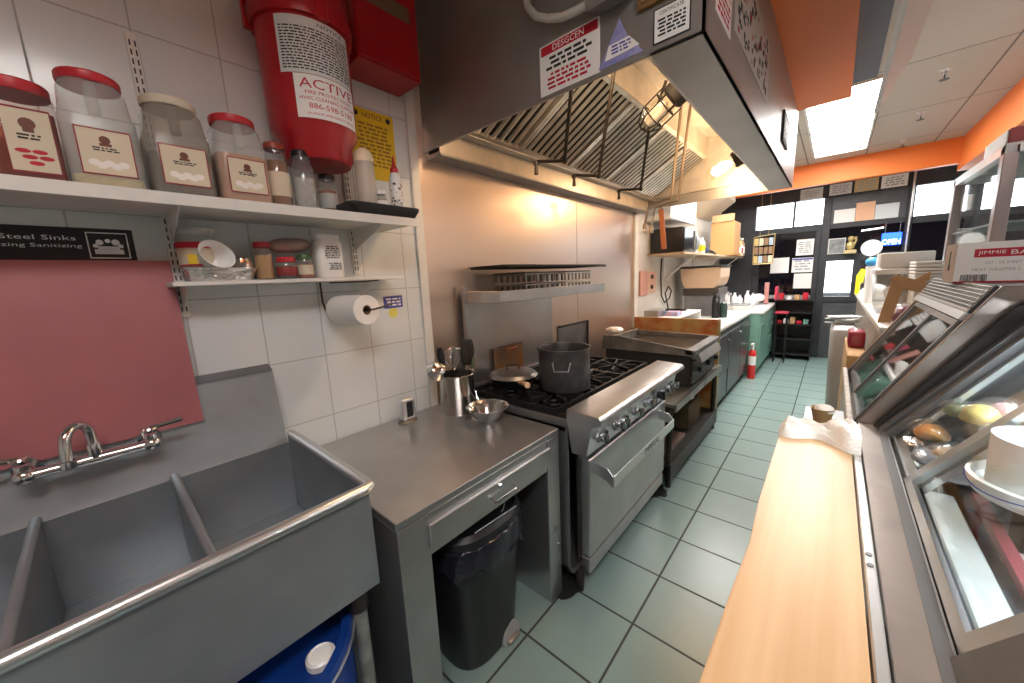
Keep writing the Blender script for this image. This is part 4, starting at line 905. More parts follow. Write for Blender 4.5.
G().cyl((-.785,6.0,.42),(-.785,6.0,.47),.016,n=12).box((-.80,5.93,.47),(-.77,6.03,.485),.003).box((-.80,5.92,.50),(-.77,6.02,.51),.003).build('valve', WHITEP, t)
# shelf above
t = thing('overhead_shelf', (-1.45,6.1,1.7), 'wooden overhead shelf with a microwave and boxes above the white counter', 'shelf')
G().box((WX+.001,4.35,1.735),(-1.265,7.85,1.76),.003).build('board', mat('shelf_wood',(.50,.38,.26),.6), t)
for y in (4.9,6.2,7.5): G().tube([(-1.655,y,1.45),(-1.29,y,1.733)],.009,6).box((-1.668,y-.012,1.40),(-1.655,y+.012,1.734),.002).build('bracket', WHITE, t)
t = thing('microwave', (-1.45,4.65,1.76), 'black microwave at the near end of the overhead shelf', 'microwave')
G().box((-1.62,4.38,1.765),(-1.29,4.88,2.035),.008,2).build('case', BLACK, t); G().box((-1.29,4.39,1.775),(-1.275,4.87,2.025),.004).build('door', mat('door_glass_black',(.03,.03,.035),.1), t)
G().box((-1.275,4.76,1.79),(-1.262,4.775,2.01),.003).build('handle', GREY, t)
for x, y in ((-1.6,4.4),(-1.31,4.4),(-1.6,4.86),(-1.31,4.86)): G().cyl((x,y,1.7605),(x,y,1.766),.012,n=8).build('foot', BLACK_M, t)
G().tube([(-1.65,4.78,1.72),(-1.655,4.78,1.5),(-1.65,4.80,1.25),(-1.64,4.9,1.16),(-1.63,5.05,1.2),(-1.63,5.12,1.3),(-1.63,5.0,1.36),(-1.63,4.88,1.28),(-1.62,4.95,1.12),(-1.60,5.0,.96)],.009,8).build('power_cord', BLACK, t)
G().blob((-1.40,5.06,1.885),.13,(.9,1.0,.95),.22,6).build('plastic_wrapped_bundle', clear('grey_bag_film',(.55,.57,.6),.12,.2,.6), label='grey plastic wrapped bundle beside the microwave', cat='bundle')
def bottle2(name, lab, x, y, z, r, h, m, capm, labm=None):
    t = thing(name, (x,y,z), lab, 'bottle')
    G().lathe([(0,0),(r,0),(r,h*.65),(r*.4,h*.85),(r*.4,h*.92),(0,h*.92)],(x,y,z),n=18).build('body', m, t)
    G().lathe([(0,h*.9),(r*.5,h*.9),(r*.45,h),(0,h)],(x,y,z),n=14).build('cap', capm, t)
    if labm: G().lathe([(r*1.02,h*.15),(r*1.03,h*.16),(r*1.03,h*.5),(r*1.02,h*.51)],(x,y,z),n=18).build('label', labm, t)
    return t
bottle2('cleaner_bottle','white bottle with a bright yellow label on the overhead shelf',-1.30,5.20,1.7605,.040,.20,WHITEP,WHITEP,mat('lemon_yellow',(.85,.80,.03),.4))
t = thing('spray_gun', (-1.33,5.55,1.76), 'dark blue and black hand tool lying on the overhead shelf', 'tool')
G().box((-1.40,5.48,1.7605),(-1.30,5.62,1.85),.02,2).build('body', mat('navy_plastic',(.03,.04,.12),.35), t); G().tube([(-1.32,5.55,1.80),(-1.28,5.65,1.79),(-1.27,5.78,1.765)],[.022,.02,.016],8).build('grip', BLACK, t)
t = thing('carton', (-1.4,6.6,1.76), 'tall brown cardboard box standing on the overhead shelf', 'box')
G().box((-1.50,6.50,1.7605),(-1.18,6.95,2.26),.003).build('box', mat('box_brown',(.50,.27,.10),.7), t); G().slab((-1.34,6.50,2.315),X_,(0,.2,1),.30,.11,.004).build('flap', CARD, t)
for i, (y, z, m, lab, nm) in enumerate(((7.08,1.7605,RED,'red bottle just past the brown cardboard box','condiment_bottle'),(7.22,1.7605,mat('mustard',(.75,.62,.2),.4),'yellow bottle second past the brown cardboard box','condiment_bottle'),(7.36,1.7605,WHITEP,'white bottle third past the brown cardboard box','condiment_bottle'),(7.50,1.7605,CARD,'tan bottle at the far end of the overhead shelf','condiment_bottle'))):
    bottle2(nm, lab, -1.24, y, z, .045, .25+.05*(i%2), m, WHITEP, PAPER if i != 2 else REDL)
t = thing('hanging_utensil', (-1.0,2.87,1.9), 'long reddish wooden paddle hanging below the far end of the hood', 'paddle')
p, q = on('y',4.09,661,209), on('y',4.09,664,249)
G().slab((p+q)/2, X_, (p-q).normalized(), .05, (p-q).length, .010).build('blade', mat('paddle_wood',(.45,.16,.07),.5), t)
G().tube([p-Z_*.02, Vector((p.x,4.10,2.235))],.006,6).build('hook', GREASE, t)
# sockets, cords
t = thing('wall_socket_plate', (-1.66,4.3,1.42), 'pinkish double socket plate on the wall beyond the steel sheet', 'socket')
G().box((WX+.0005,4.12,1.29),(WX+.02,4.33,1.57),.004).build('box', mat('pink_plate',(.62,.33,.27),.5), t); G().box((WX+.0005,4.34,1.31),(WX+.015,4.60,1.56),.003).build('cover', mat('pink_cover',(.70,.45,.36),.5), t)
for z in (1.50,1.38): G().cyl((WX+.015,4.47,z),(WX+.03,4.47,z),.025,n=14).build('plug', BLACK, t)
# counter things
t = thing('riser_shelf', (-1.45,4.6,CZ), 'low white riser at the wall end of the counter behind the rusty panel', 'riser')
G().box((-1.63,4.05,1.035),(-1.25,5.1,1.055),.003).build('board', WHITE, t)
for y in (4.07,5.08): G().box((-1.63,y-.01,CZ+.0005),(-1.25,y+.01,1.035),.002).build('leg', WHITE, t)
G().box((-1.60,4.10,1.0555),(-1.44,4.35,1.13),.006).build('steel_tin', STEEL, label='square steel tin on the riser below the socket plate', cat='tin')
t = thing('skillet', (-1.46,4.62,1.055), 'black skillet on the riser under the looping cord', 'skillet')
G().lathe([(0,0),(.10,0),(.13,.04),(.126,.04),(.098,.006),(0,.006)],(-1.47,4.62,1.0555),n=28).build('pan', IRON, t); G().tube([(-1.36,4.57,1.09),(-1.27,4.52,1.105)],.010,8).build('handle', BLACK, t)
G().box((-1.42,4.25,1.0555),(-1.28,4.40,1.105),.004).build('packet', mat('printed_packet',(.70,.35,.40),.5,col2=(.3,.45,.75),nscale=25), label='small pink and blue packet on the riser next to the steel tin', cat='packet')
t = thing('bread_warmer', (-1.35,5.5,CZ), 'steel countertop warmer with a rounded tan front and black lid', 'warmer')
G().box((-1.53,5.35,CZ+.0005),(-1.13,5.85,1.22),.006).build('base', STEEL_D, t); G().box((-1.55,5.33,1.22),(-1.11,5.86,1.31),.004).build('dark_band', mat('dark_band',(.07,.06,.055),.4), t)
G().prism([(-1.57,1.58),(-1.09,1.58),(-1.095,1.45),(-1.12,1.36),(-1.16,1.315),(-1.50,1.315),(-1.54,1.36),(-1.565,1.45)],'y',5.30,5.86,.004).build('rounded_body', TAN, t)
G().box((-1.585,5.29,1.58),(-1.075,5.87,1.605),.008,2).build('lid', BLACK, t)
t = thing('coffee_pitcher', (-1.2,5.5,CZ), 'tall black pitcher group standing in the middle of the white counter', 'pitcher')
for i, (x, y, h) in enumerate(((-1.10,5.18,.24),(-1.03,5.25,.20),(-1.12,5.27,.30))):
    G().lathe([(0,0),(.045,0),(.047,h*.7),(.036,h*.9),(.012,h),(0,h)],(x,y,CZ+.0005),n=18).build('pitcher_body', BLACK if i != 1 else mat('dark_green_glass',(.03,.06,.05),.2), t)
bottle2('clear_bottle','clear grey bottle right of the black pitchers',-1.0,5.42,CZ+.0005,.05,.30,CLEARP,GREY)
t = thing('scale', (-1.0,6.75,CZ), 'flat pale countertop scale on the white counter by the green cabinets', 'scale')
G().box((-1.22,6.25,CZ+.0005),(-.88,6.62,1.005),.01,2).build('base', mat('pale_grey',(.58,.56,.50),.4), t); G().box((-1.20,6.27,1.012),(-.92,6.60,1.022),.003).cyl((-1.05,6.43,1.003),(-1.05,6.43,1.014),.02,n=10).build('plate', STEEL, t)
for i in range(5):
    x, y = -1.32+.09*i, 6.98+.10*(i%2); h = .24-.03*(i%3)
    bottle2('white_bottle', ('white bottle at the wall end of the bottle row on the counter','second white bottle from the wall on the counter','middle white bottle of the row on the counter','white bottle fourth from the wall on the counter','white bottle nearest the aisle on the counter')[i], x, y, CZ+.0005, .042, h, WHITEP, WHITEP if i%2 else GREY)
G().box((-1.655,6.2,1.18),(-1.650,7.0,1.50),.002).build('wall_notice', mat('yellow_notice',(.85,.65,.30),.6), label='pale yellow notice on the wall above the counter', cat='notice')
G().box((-1.658,7.0,1.25),(-1.652,7.6,1.5),.002).build('wall_picture', mat('dim_picture',(.25,.20,.17),.6,noise=.5,nscale=12), label='small dark picture on the wall near the shop front', cat='picture')
t = thing('napkin_cloth', (-.95,7.2,CZ), 'crumpled white paper heap at the far end of the white counter', 'paper')
G().blob((-.95,7.25,CZ+.075),.10,(1.2,1.2,.9),.5,12).build('heap', PAPER, t)
# white wall cabinet above the microwave
t = thing('wall_cabinet', (-1.5,4.75,2.25), 'white wall cabinet high above the microwave', 'cabinet')
G().box((WX+.001,4.30,2.12),(-1.42,5.30,2.75),.003).build('carcass', WHITE, t)
for a, b in ((4.31,4.795),(4.805,5.29)): G().box((-1.42,a,2.13),(-1.404,b,2.74),.003).build('door', WHITE, t)
t = thing('duct_cover', (-1.5,6.1,2.3), 'pale boxed duct high on the wall beyond the wall cabinet', 'duct')
G().prism([(-1.66,2.35),(-1.30,2.62),(-1.30,2.69),(-1.66,2.69)],'y',5.6,7.1).build('box', mat('duct_cream',(.60,.52,.40),.6), t)

# ============================================================ SHOP FRONT THINGS
t = thing('display_rack', (-.93,7.6,1.6), 'gold framed rack of small packets hanging near the shop door', 'rack')
g = G()
for a, b in (((-1.08,2.06),(-.79,2.09)),((-1.08,1.61),(-.80,1.61)),((-1.08,1.61),(-1.08,2.06)),((-.80,1.61),(-.79,2.09))): g.cyl((a[0],7.6,a[1]),(b[0],7.6,b[1]),.008,n=8)
g.cyl((-1.0,7.6,2.07),(-1.0,7.6,2.999),.003,n=6).cyl((-.88,7.6,2.08),(-.88,7.6,2.999),.003,n=6).build('frame', mat('gold_metal',(.75,.55,.25),.3,.9), t)
rr = random.Random(2)
pk = [mat('packet_%s' % n, c, .4) for n, c in (('gold',(.7,.5,.2)),('cream',(.75,.68,.5)),('brown',(.3,.18,.1)),('sky',(.45,.55,.65)))]
for i in range(4):
    for j in range(3): 
        G().box((-1.07+i*.068,7.585,1.625+j*.145),(-1.012+i*.068,7.615,1.745+j*.145),.004).build('packet', pk[(i*3+j*2+i*j)%4], t)
t = thing('phone_booklet', (-.80,7.45,1.3), 'hanging pink paper strip at the end of the white counter', 'paper strip')
G().box((-.86,7.40,.95),(-.80,7.46,1.30),.006).build('strip', mat('dusty_pink',(.55,.25,.22),.6), t)
t = thing('shelf_unit', (-.45,7.7,0), 'black low shelf unit under the shop window', 'shelf unit')
g = G()
for z in (.10,.36,.60,.80,1.00): g.box((-.70,7.55,z-.02),(-.22,7.90,z),.003)
g.build('shelves', BLACK, t)
G().box((-.715,7.55,0),(-.70,7.90,1.0),.003).box((-.22,7.55,0),(-.205,7.90,1.0),.003).box((-.70,7.89,0),(-.22,7.90,1.0),0).build('side_panels', BLACK, t)
t = thing('office_chair', (-.58,7.3,0), 'small red chair in front of the black shelf unit', 'chair')
G().box((-.68,7.22,.80),(-.50,7.40,.835),.012,2).build('seat', mat('chair_red',(.50,.03,.07),.5), t); G().box((-.70,7.20,1.02),(-.66,7.38,1.24),.015,2).build('backrest', mat('chair_red',(.5,.03,.07),.5), t)
G().tube([(-.67,7.3,.81),(-.69,7.3,.92),(-.68,7.3,1.05)],.01,8).build('back_support', BLACK, t)
for x in (-.66,-.52):
    for y in (7.24,7.38): G().cyl((x,y,0),(x,y,.80),.010,n=8).build('leg', BLACK, t)
rr = random.Random(12)
for i in range(9):
    z = .60 if i < 5 else 1.0; x = -.68+.088*(i if i < 5 else (i-5)*1.2); m = (REDL,PAPER,CARD,REDP,GREEN)[i%5]
    where = ('leftmost','second from left','middle','fourth from left','rightmost')[i] if i < 5 else ('leftmost','second from left','third from left','rightmost')[i-5]
    G().box((x,7.62,z+.0005),(x+.07,7.72,z+.05+.03*(i%3)),.006).build('small_package', m, label='%s small %s packet on the %s of the black unit' % (where, ('red','white','brown','dark red','green')[i%5], 'middle shelf' if i < 5 else 'top'), cat='packet')
def wallpaper(name, lab, cat, x0, x1, z0, z1, m, y=7.935, fr=None, rows=0, seed=0):
    t = thing(name, ((x0+x1)/2,y,z0), lab, cat)
    if fr: G().box((x0-.012,y,z0-.012),(x1+.012,y+.014,z1+.012),.002).build('frame', fr, t)
    G().box((x0,y-.003,z0),(x1,y,z1),0).build('sheet', m, t)
    if rows: print_lines(t, ((x0+x1)/2,y-.0035,(z0+z1)/2), X_, Z_, (x1-x0)*.8, (z1-z0)*.75, rows, GREY, seed)
PB = mat('pale_blue_paper',(.66,.70,.72),.7)
wallpaper('framed_certificate','leftmost framed certificate under the orange band','certificate',-.51,-.25,2.615,2.76,PB,7.92,WHITE,4,1)
wallpaper('framed_certificate','pale framed certificate second from left under the orange band','certificate',-.16,.10,2.615,2.78,PB,7.92,BLACK,4,2)
wallpaper('framed_certificate','yellowish framed certificate third from left under the orange band','certificate',.13,.39,2.615,2.79,mat('aged_paper',(.62,.48,.24),.6),7.92,BLACK,4,3)
wallpaper('framed_certificate','rightmost pale framed certificate under the orange band','certificate',.42,.69,2.615,2.79,PAPER,7.92,BLACK,4,4)
wallpaper('posted_paper','white sheet on the dark panel above the shop window','paper',-.075,.17,2.19,2.39,PAPER,7.965)
wallpaper('posted_paper','orange sheet on the dark panel above the shop window','paper',.175,.385,2.19,2.46,mat('orange_sheet',(.80,.48,.30),.6),7.965)
wallpaper('posted_paper','pale blue sheet on the dark panel above the shop window','paper',.39,.64,2.19,2.40,PB,7.965)
wallpaper('posted_paper','white sheet high on the dark shop door','paper',-.52,-.29,1.72,1.98,PAPER,7.955,None,6,5)
wallpaper('posted_paper','wide white sheet on the left side of the shop door','paper',-.86,-.60,1.44,1.70,PAPER,7.955)
wallpaper('posted_paper','sheet with a blue heading on the shop door','paper',-.56,-.28,1.44,1.68,PAPER,7.955,None,4,6)
G().box((-.555,7.950,1.645),(-.285,7.9515,1.672),0).build('blue_heading', BLUEP, bpy.data.objects['posted_paper.005'])
wallpaper('posted_paper','lower white sheet above the black shelf unit','paper',-.52,-.28,1.17,1.42,PAPER,7.955)
wallpaper('framed_photo','grey framed picture at the left of the dark shop window','picture',-.10,.085,1.72,1.94,mat('grey_photo',(.30,.32,.33),.5,noise=.5,nscale=15),7.93,WHITE)
t = thing('cat_figurine', (.155,7.86,1.70), 'small golden figurine on the window ledge beside the framed picture', 'figurine')
G().box((.08,7.80,1.7005),(.23,7.92,1.76),.01).build('base', mat('pale_gold',(.72,.60,.32),.35,.4), t); G().ball((.155,7.86,1.825),.06,(.9,.7,1.15)).ball((.155,7.85,1.925),.042).tube([(.195,7.85,1.84),(.215,7.84,1.90),(.205,7.84,1.95)],.014,8).build('body', mat('gold_figure',(.75,.58,.25),.35,.3,noise=.4,nscale=30), t)
t = thing('blue_window_sign', (.6,7.86,1.78), 'lit blue sign hanging in the dark shop window', 'sign')
G().box((.49,7.87,1.79),(.70,7.90,1.97),.012).build('panel', NEON, t); text('OPEN', .075, NEONW, t, (.595,7.868,1.84), X_, Z_, wmax=.19)
g = G()
for x in (.52,.67): g.cyl((x,7.885,1.97),(x,7.885,2.12),.002,n=5)
g.build('hanger', GREY, t)
t = thing('strip_light', (.35,7.85,2.03), 'thin white strip light in the dark shop window', 'light')
G().slab((.38,7.88,2.045),(1,0,.08),Z_,.24,.018,.018).build('tube', mat('lit_strip',(1,1,1),.5,emit=((1,1,1),2.0)), t)
#PART6

# ============================================================ DISPLAY CASES
LB = Vector((.214,0,.900)); SDIR = Vector((.325,0,.480)).normalized()      # slanted rear plane of the cases
def sp(y, s, off=0):                                                        # point on the slanted plane, s metres up the slope
    n = Vector((-SDIR.z,0,SDIR.x)); p = LB+SDIR*s+n*off; return Vector((p.x,y,p.z))
def sl_door(parent, y0, y1, s0, s1, off, fm, wst=.034, name='sliding_door', deep=.016, wb=None):
    g = G(); 
    for a, b, c, d in ((y0,y0+wst,s0,s1),(y1-wst,y1,s0,s1),(y0,y1,s0,s0+(wb or wst)),(y0,y1,s1-wst,s1)):
        g.slab(sp((a+b)/2,(c+d)/2,off), SDIR, Y_, d-c, b-a, deep)
    fr = g.build(name, fm, parent)
    G().slab(sp((y0+y1)/2,(s0+s1)/2,off), SDIR, Y_, s1-s0-wst*1.6, y1-y0-wst*1.6, .005).build('pane', GLASS, fr)
    return fr
COOL = mat('cool_aluminium', (.60,.64,.66), .28, .85, noise=.1)
WARMF = mat('case_frame_grey', (.20,.205,.215), .4, .6, noise=.15)
AY0, AY1 = .70, 2.02
t = caseA = thing('display_case', (.6,1.3,0), 'large near refrigerated display case with slanted sliding glass doors', 'display case')
g = G().box((.122,AY0,.08),(1.08,AY1,.78),.003).box((.122,AY0,.78),(.130,AY1,.893),.001).box((.122,AY0,.885),(.200,AY1,.897),.002)
g.build('base', BRONZE, t)
G().box((.178,AY0,.897),(.201,AY1-.05,.8985),0).build('dark_strip', mat('dark_steel_strip',(.16,.16,.165),.4,.6), t)
G().box((.098,-.3,.862),(.118,AY1-.02,.9015),.003).build('edge_strip', ALU, t)
for y in (1.02,1.06): G().cyl((.108,y,.9015),(.108,y,.904),.006,n=10).build('screw', STEEL_D, t)
G().box((.122,-.3,.08),(.9,AY0-.002,.78),.003).box((.122,-.3,.885),(.95,AY0-.002,.897),.002).build('near_body', BRONZE, t)
G().box((.200,AY0,.878),(.2035,AY1-.05,.899),0).box((.2095,AY0,.878),(.213,1.52,.899),0).box((.2155,AY0+.03,.878),(.222,AY1-.1,.900),0).build('sill_track', COOL, t)
G().box((.203,AY0,.86),(.216,AY1-.05,.886),0).build('sill_groove', INK, t)
# end panels: near and far, following the slope
def endp(y0, y1, m, name, grow=0.0):
    q = [(.168-grow,.89),(.455-grow,1.372+grow*.4),(.49,1.41+grow*.4),(1.02,1.41+grow*.4),(1.08,.89)]
    return G().prism([(.160-grow,.80)]+q+[(1.08,.80)],'y',y0,y1,.004).build(name, m, t)
endp(AY1-.028, AY1-.004, BLACK_M, 'far_end_panel', .004)
g = G()
for s0, s1, w_ in ((-.02,.60,.05),): g.slab(sp(AY1-.050,(s0+s1)/2,.012), SDIR, Y_, s1-s0, .034, .03)
g.slab(sp((AY0+AY1)/2,.585,.012), SDIR, Y_, .035, AY1-AY0-.1, .03)
g.slab(sp(AY0+.071,.28,.006), SDIR, Y_, .62, .140, .02)
g.slab(sp(AY1-.096,.27,.004), SDIR, Y_, .60, .038, .02)
g.build('door_frame', WARMF, t)
G().slab(sp(AY1-.072,.28,.0), SDIR, Y_, .60, .014, .01).build('door_gasket', INK, t)
G().box((.50,AY0,1.385),(1.03,AY1-.06,1.405),.004).build('top', COOL, t)
sl_door(t, .843, 1.515, .0, .565, .004, COOL, .042, wb=.020)
sl_door(t, 1.46, 1.905, .0, .565, -.016, COOL, .030)
g = G().box((.222,AY0+.02,.80),(1.02,AY1-.06,.812),0); g.build('deck', mat('case_deck',(.16,.15,.17),.35,.4), t)
g = G(); n = 14
g.quadstrip([[Vector((1.0+.07*math.cos(PI/2*k/n)-.0, y, .86+.52*math.sin(PI/2*k/n))) for k in range(n+1)] for y in (AY0+.02,AY1-.06)])
g.build('front_glass', GLASS, t)
G().cyl((.60,AY0+.08,1.355),(.60,AY1-.1,1.355),.014,n=12).build('light_tube', TUBEM, t)
G().box((.240,.86,.813),(.300,1.49,.900),.004).build('inner_sill', mat('bright_sill',(.72,.77,.79),.35,.5), t)
# cutting block fixed in front of the near case
t = thing('butcher_block', (-.01,1.0,.862), 'long pale maple butcher block counter along the display case', 'butcher block')
g = G(); prof = [(-.113,1.862),(-.1135,1.5),(-.112,1.15),(-.104,.95),(-.110,.75),(-.113,.5),(-.113,-.25),(.094,-.25),(.094,1.862)]
tt = bmesh.new(); A_ = [tt.verts.new((p[0],p[1],.862)) for p in prof]; B_ = [tt.verts.new((p[0],p[1],.902)) for p in prof]
tt.faces.new(A_[::-1]); tt.faces.new(B_)
for k in range(len(prof)): tt.faces.new((A_[k],A_[(k+1)%len(prof)],B_[(k+1)%len(prof)],B_[k]))
bmesh.ops.recalc_face_normals(tt, faces=tt.faces[:]); bmesh.ops.bevel(tt, geom=tt.edges[:], offset=.003, segments=2, affect='EDGES'); g._add(tt)
g.build('board', WOOD, t)
for y in (.1,.9,1.7): G().prism([(.12,.70),(.12,.861),(-.09,.861),(-.09,.845)],'y',y-.006,y+.006).build('bracket', STEEL_D, t)
# cloth on the block end
def cloth(name, lab):
    rnd = random.Random(6); N, Mn = 34, 18; rows = []
    for j in range(Mn+1):
        r = []
        for i in range(N+1):
            u, v = i/N, j/Mn
            x = -.118+.235*u; y = 1.735+(.055+.05*u+.02*math.sin(u*9))*(v-.5)*2+.02*math.sin(u*4)+.03*u
            h = .014+.022*abs(math.sin(v*9+u*3))+.010*math.sin(u*13+v*4)**2+.035*math.exp(-((u-.86)**2)/.02)*math.sin(PI*v)**.5
            h *= min(1,6*v,6*(1-v))**.5*min(1, 8*u+.3)
            r.append(Vector((x,y,.9035+h)))
        rows.append(r)
    g = G().quadstrip(rows)
    base = [[Vector((p.x,p.y,.9028)) for p in r] for r in (rows[0],rows[-1])]
    g.quadstrip([rows[0],base[0]]).quadstrip([rows[-1],base[1]])
    g.blob((.062,1.775,.9035+.028),.040,(1.25,1.15,.85),.35,2)
    return g.build(name, CLOTH, label=lab, cat='cloth')
cloth('kitchen_cloth','crumpled white cloth lying on the far end of the butcher block')
t = thing('side_shelf', (.03,2.1,.84), 'small steel side shelf behind the far end of the butcher block', 'shelf')
G().box((-.06,1.95,.835),(.088,2.30,.848),.002).build('board', STEEL_D, t); G().prism([(.088,.70),(.088,.835),(-.04,.835)],'y',2.1,2.112).build('bracket', STEEL_D, t)
t = thing('lined_bowl', (.01,2.1,.848), 'small brown cup with crumpled white liner behind the white cloth', 'cup')
G().lathe([(0,0),(.030,0),(.042,.06),(.044,.062),(.040,.062),(.028,.005),(0,.005)],(.008,2.10,.8485),n=24).build('cup', mat('brown_cup',(.35,.22,.10),.6), t); G().blob((.008,2.10,.905),.034,(1.15,1.15,.5),.4,3).build('liner', PAPER, t)

# far display case
t = caseB = thing('display_case', (.6,2.5,0), 'second display case farther along with darker slanted doors and a vent grille', 'display case')
BY0, BY1 = 2.027, 3.12
LB = Vector((.118,0,.880)); SDIR = Vector((.30,0,.545)).normalized(); SB = Vector((0,0,0))
G().box((.095,BY0,.08),(1.08,BY1,.78),.003).box((.095,BY0,.78),(.105,BY1,.885),0).build('base', mat('pinkish_base',(.45,.40,.38),.4,.5), t)
G().box((.088,BY0,.80),(.110,BY1,.893),.004).build('worn_sill', mat('worn_white_sill',(.68,.67,.65),.5,noise=.3,nscale=30), t)
for y0, y1, m, nm in ((BY0,BY0+.016,BRONZE,'near_end_panel'),(BY1-.03,BY1,BRONZE,'far_end_panel')):
    G().prism([(.110,.80),(.110,.880),(.432,1.452),(1.02,1.452),(1.08,.885),(1.08,.80)],'y',y0,y1,.003).build(nm, m, t)
sl_door(t, BY0+.035, 2.50, .0, .505, .002, STEEL_D, .022)
sl_door(t, 2.47, BY1-.04, .0, .505, -.014, STEEL_D, .022)
G().slab(sp((BY0+BY1)/2,.525,.004), SDIR, Y_, .030, BY1-BY0-.06, .02).build('head_strip', ALU, t)
G().slab(sp((BY0+BY1)/2,.548,.0105), SDIR, Y_, .012, BY1-BY0-.06, .003).build('grille_lip', GREY, t)
G().slab(sp((BY0+BY1)/2,.595,.002), SDIR, Y_, .11, BY1-BY0-.06, .014).build('grille_panel', mat('grille_grey',(.035,.036,.04),.5), t)
g = G()
for j in range(7): g.slab(sp((BY0+BY1)/2,.549+j*.0155,.0115), SDIR, Y_, .0035, BY1-BY0-.08, .003)
for i in range(34):
    for j in range(6): g.slab(sp(BY0+.05+i*.030+(j%2)*.012,.5567+j*.0155,.0115), SDIR, Y_, .0155, .0045, .003)
g.build('grille_mesh', mat('mesh_light',(.55,.55,.54),.4,.4), t, kind='stuff')
G().box((.435,BY0+.031,1.430),(1.02,BY1-.031,1.446),.003).build('top', STEEL_D, t)
G().box((.125,BY0+.03,.80),(1.02,BY1-.03,.812),0).build('deck', mat('dark_deck',(.20,.21,.22),.4,.4), t)
G().box((.55,BY0+.05,1.08),(.95,BY1-.05,1.088),.001).build('glass_shelf', GLASS, t)
for y in (2.2,2.75): G().box((.55,y-.004,1.03),(1.06,y+.004,1.08),.001).build('shelf_bracket', STEEL_D, t)
G().cyl((.62,BY0+.1,1.40),(.62,BY1-.1,1.40),.010,n=10).build('light_tube', mat('dim_tube',(1,1,1),.5,emit=((.9,1,.97),3.0)), t)
g = G().quadstrip([[Vector((1.0+.07*math.cos(PI/2*k/10), y, .86+.58*math.sin(PI/2*k/10))) for k in range(11)] for y in (BY0+.03,BY1-.03)]); g.build('front_glass', GLASS, t)

# ---- food in the near case
rr = random.Random(31)
def food(name, lab, cat, c, size, m, kind='box', wrap=True, grp=None):
    c = Vector(c); t = thing(name, c, lab, cat, grp)
    if kind == 'box': G().box(c+Vector((-size[0]/2,-size[1]/2,.001)), c+Vector((size[0]/2,size[1]/2,size[2])), min(size)*.22, 3).build('food', m, t)
    elif kind == 'loaf': G().ball(c+Vector((0,0,size[2]/2)), .5, size, 20).build('food', m, t)
    else: G().blob(c+Vector((0,0,size[2]*.4)), .5*size[0], (1,size[1]/size[0],size[2]/size[0]), .3, int(c.y*100)).build('food', m, t)
    if wrap: G().blob(c+Vector((0,0,size[2]*.5)), .56*size[0], (1,size[1]/size[0],size[2]/size[0]*1.1), .14, int(c.y*77)).build('wrap', WRAP, t)
    return t
FM = {k: mat('food_'+k, v, .45, noise=.2, nscale=25) for k, v in (('ham',(.55,.22,.18)),('cheese',(.80,.60,.18)),('orange',(.80,.36,.08)),('white',(.78,.76,.70)),('beef',(.28,.06,.05)),('turkey',(.62,.42,.28)),('salami',(.35,.08,.07)),('blue',(.35,.45,.62)),('pink',(.75,.40,.42)),('green',(.16,.24,.10)))}
DZ = .8125
SHZ = (.935, 1.03, 1.10)
g = G().box((.268,1.50,SHZ[0]-.006),(.43,1.90,SHZ[0]),.001).box((.43,1.50,SHZ[1]-.006),(.56,1.90,SHZ[1]),.001).box((.56,1.50,SHZ[2]-.006),(.95,1.90,SHZ[2]),.001)
g.box((.43,1.50,SHZ[0]-.006),(.434,1.90,SHZ[1]),0).box((.56,1.50,SHZ[1]-.006),(.564,1.90,SHZ[2]),0).box((.27,1.50,.813),(.274,1.90,SHZ[0]-.006),0)
g.build('stepped_shelf', mat('dark_step',(.13,.13,.145),.35,.4), caseA)
def shelf_food(name, lab, cat, y, px, size, m, k, wrap=True, kind='blob'):
    p = on('y', y, *px); return food(name, lab, cat, (p.x,y,SHZ[k]), size, m, kind, wrap)
shelf_food('cheese_block','orange cheese lump at the far corner of the near case','cheese',1.84,(933,418),(.09,.08,.06),FM['orange'],0)
shelf_food('turkey_breast','tan wrapped turkey breast in front of the orange cheese','meat',1.66,(962,434),(.11,.12,.05),FM['turkey'],0)
shelf_food('foil_parcel','crinkled silver parcel beside the orange cheese','parcel',1.76,(915,428),(.05,.09,.02),FOIL,0,False)
shelf_food('grey_tray','dark grey wrapped tray in front of the silver parcel','tray',1.62,(930,450),(.06,.12,.03),mat('slate_pack',(.12,.14,.18),.3),0)
shelf_food('cheese_loaf','pale yellow cheese pack in the middle of the stepped shelf','cheese',1.80,(985,397),(.10,.12,.06),FM['cheese'],1)
shelf_food('ham','pink wrapped pack behind the yellow cheese pack','meat',1.84,(1010,380),(.10,.10,.07),FM['pink'],1)
shelf_food('blue_package','pale blue pack in front of the pink one','package',1.64,(1012,407),(.09,.09,.05),FM['blue'],1)
shelf_food('olive_pack','olive green pack left of the yellow cheese pack','package',1.84,(960,402),(.07,.08,.05),FM['green'],1)
food('paper_bundle','white paper bundle on the top step of the near case','bundle',(.66,1.80,SHZ[2]),(.16,.14,.07),FM['white'],'blob',False)
food('meat_package','pale wrapped loaf on the top step of the near case','meat',(.66,1.62,SHZ[2]),(.14,.12,.07),FM['white'],'blob')
food('beef_pack','dark roast beef lump on the top step behind the pale loaf','meat',(.80,1.70,SHZ[2]),(.12,.12,.08),FM['beef'],'blob')
t = thing('red_rack', (.36,1.2,DZ), 'dark red rail rack standing on the near case floor', 'rack')
def rail(a, b): return G().slab((Vector(a)+Vector(b))/2, (Vector(b)-Vector(a)).normalized(), Z_, (Vector(b)-Vector(a)).length, .022, .022)
RR = mat('rack_red',(.20,.035,.05),.35)
rail((.335,.95,.90),(.335,1.47,.92)).build('rail', RR, t); rail((.41,.90,.90),(.41,1.28,.92)).build('rail', RR, t)
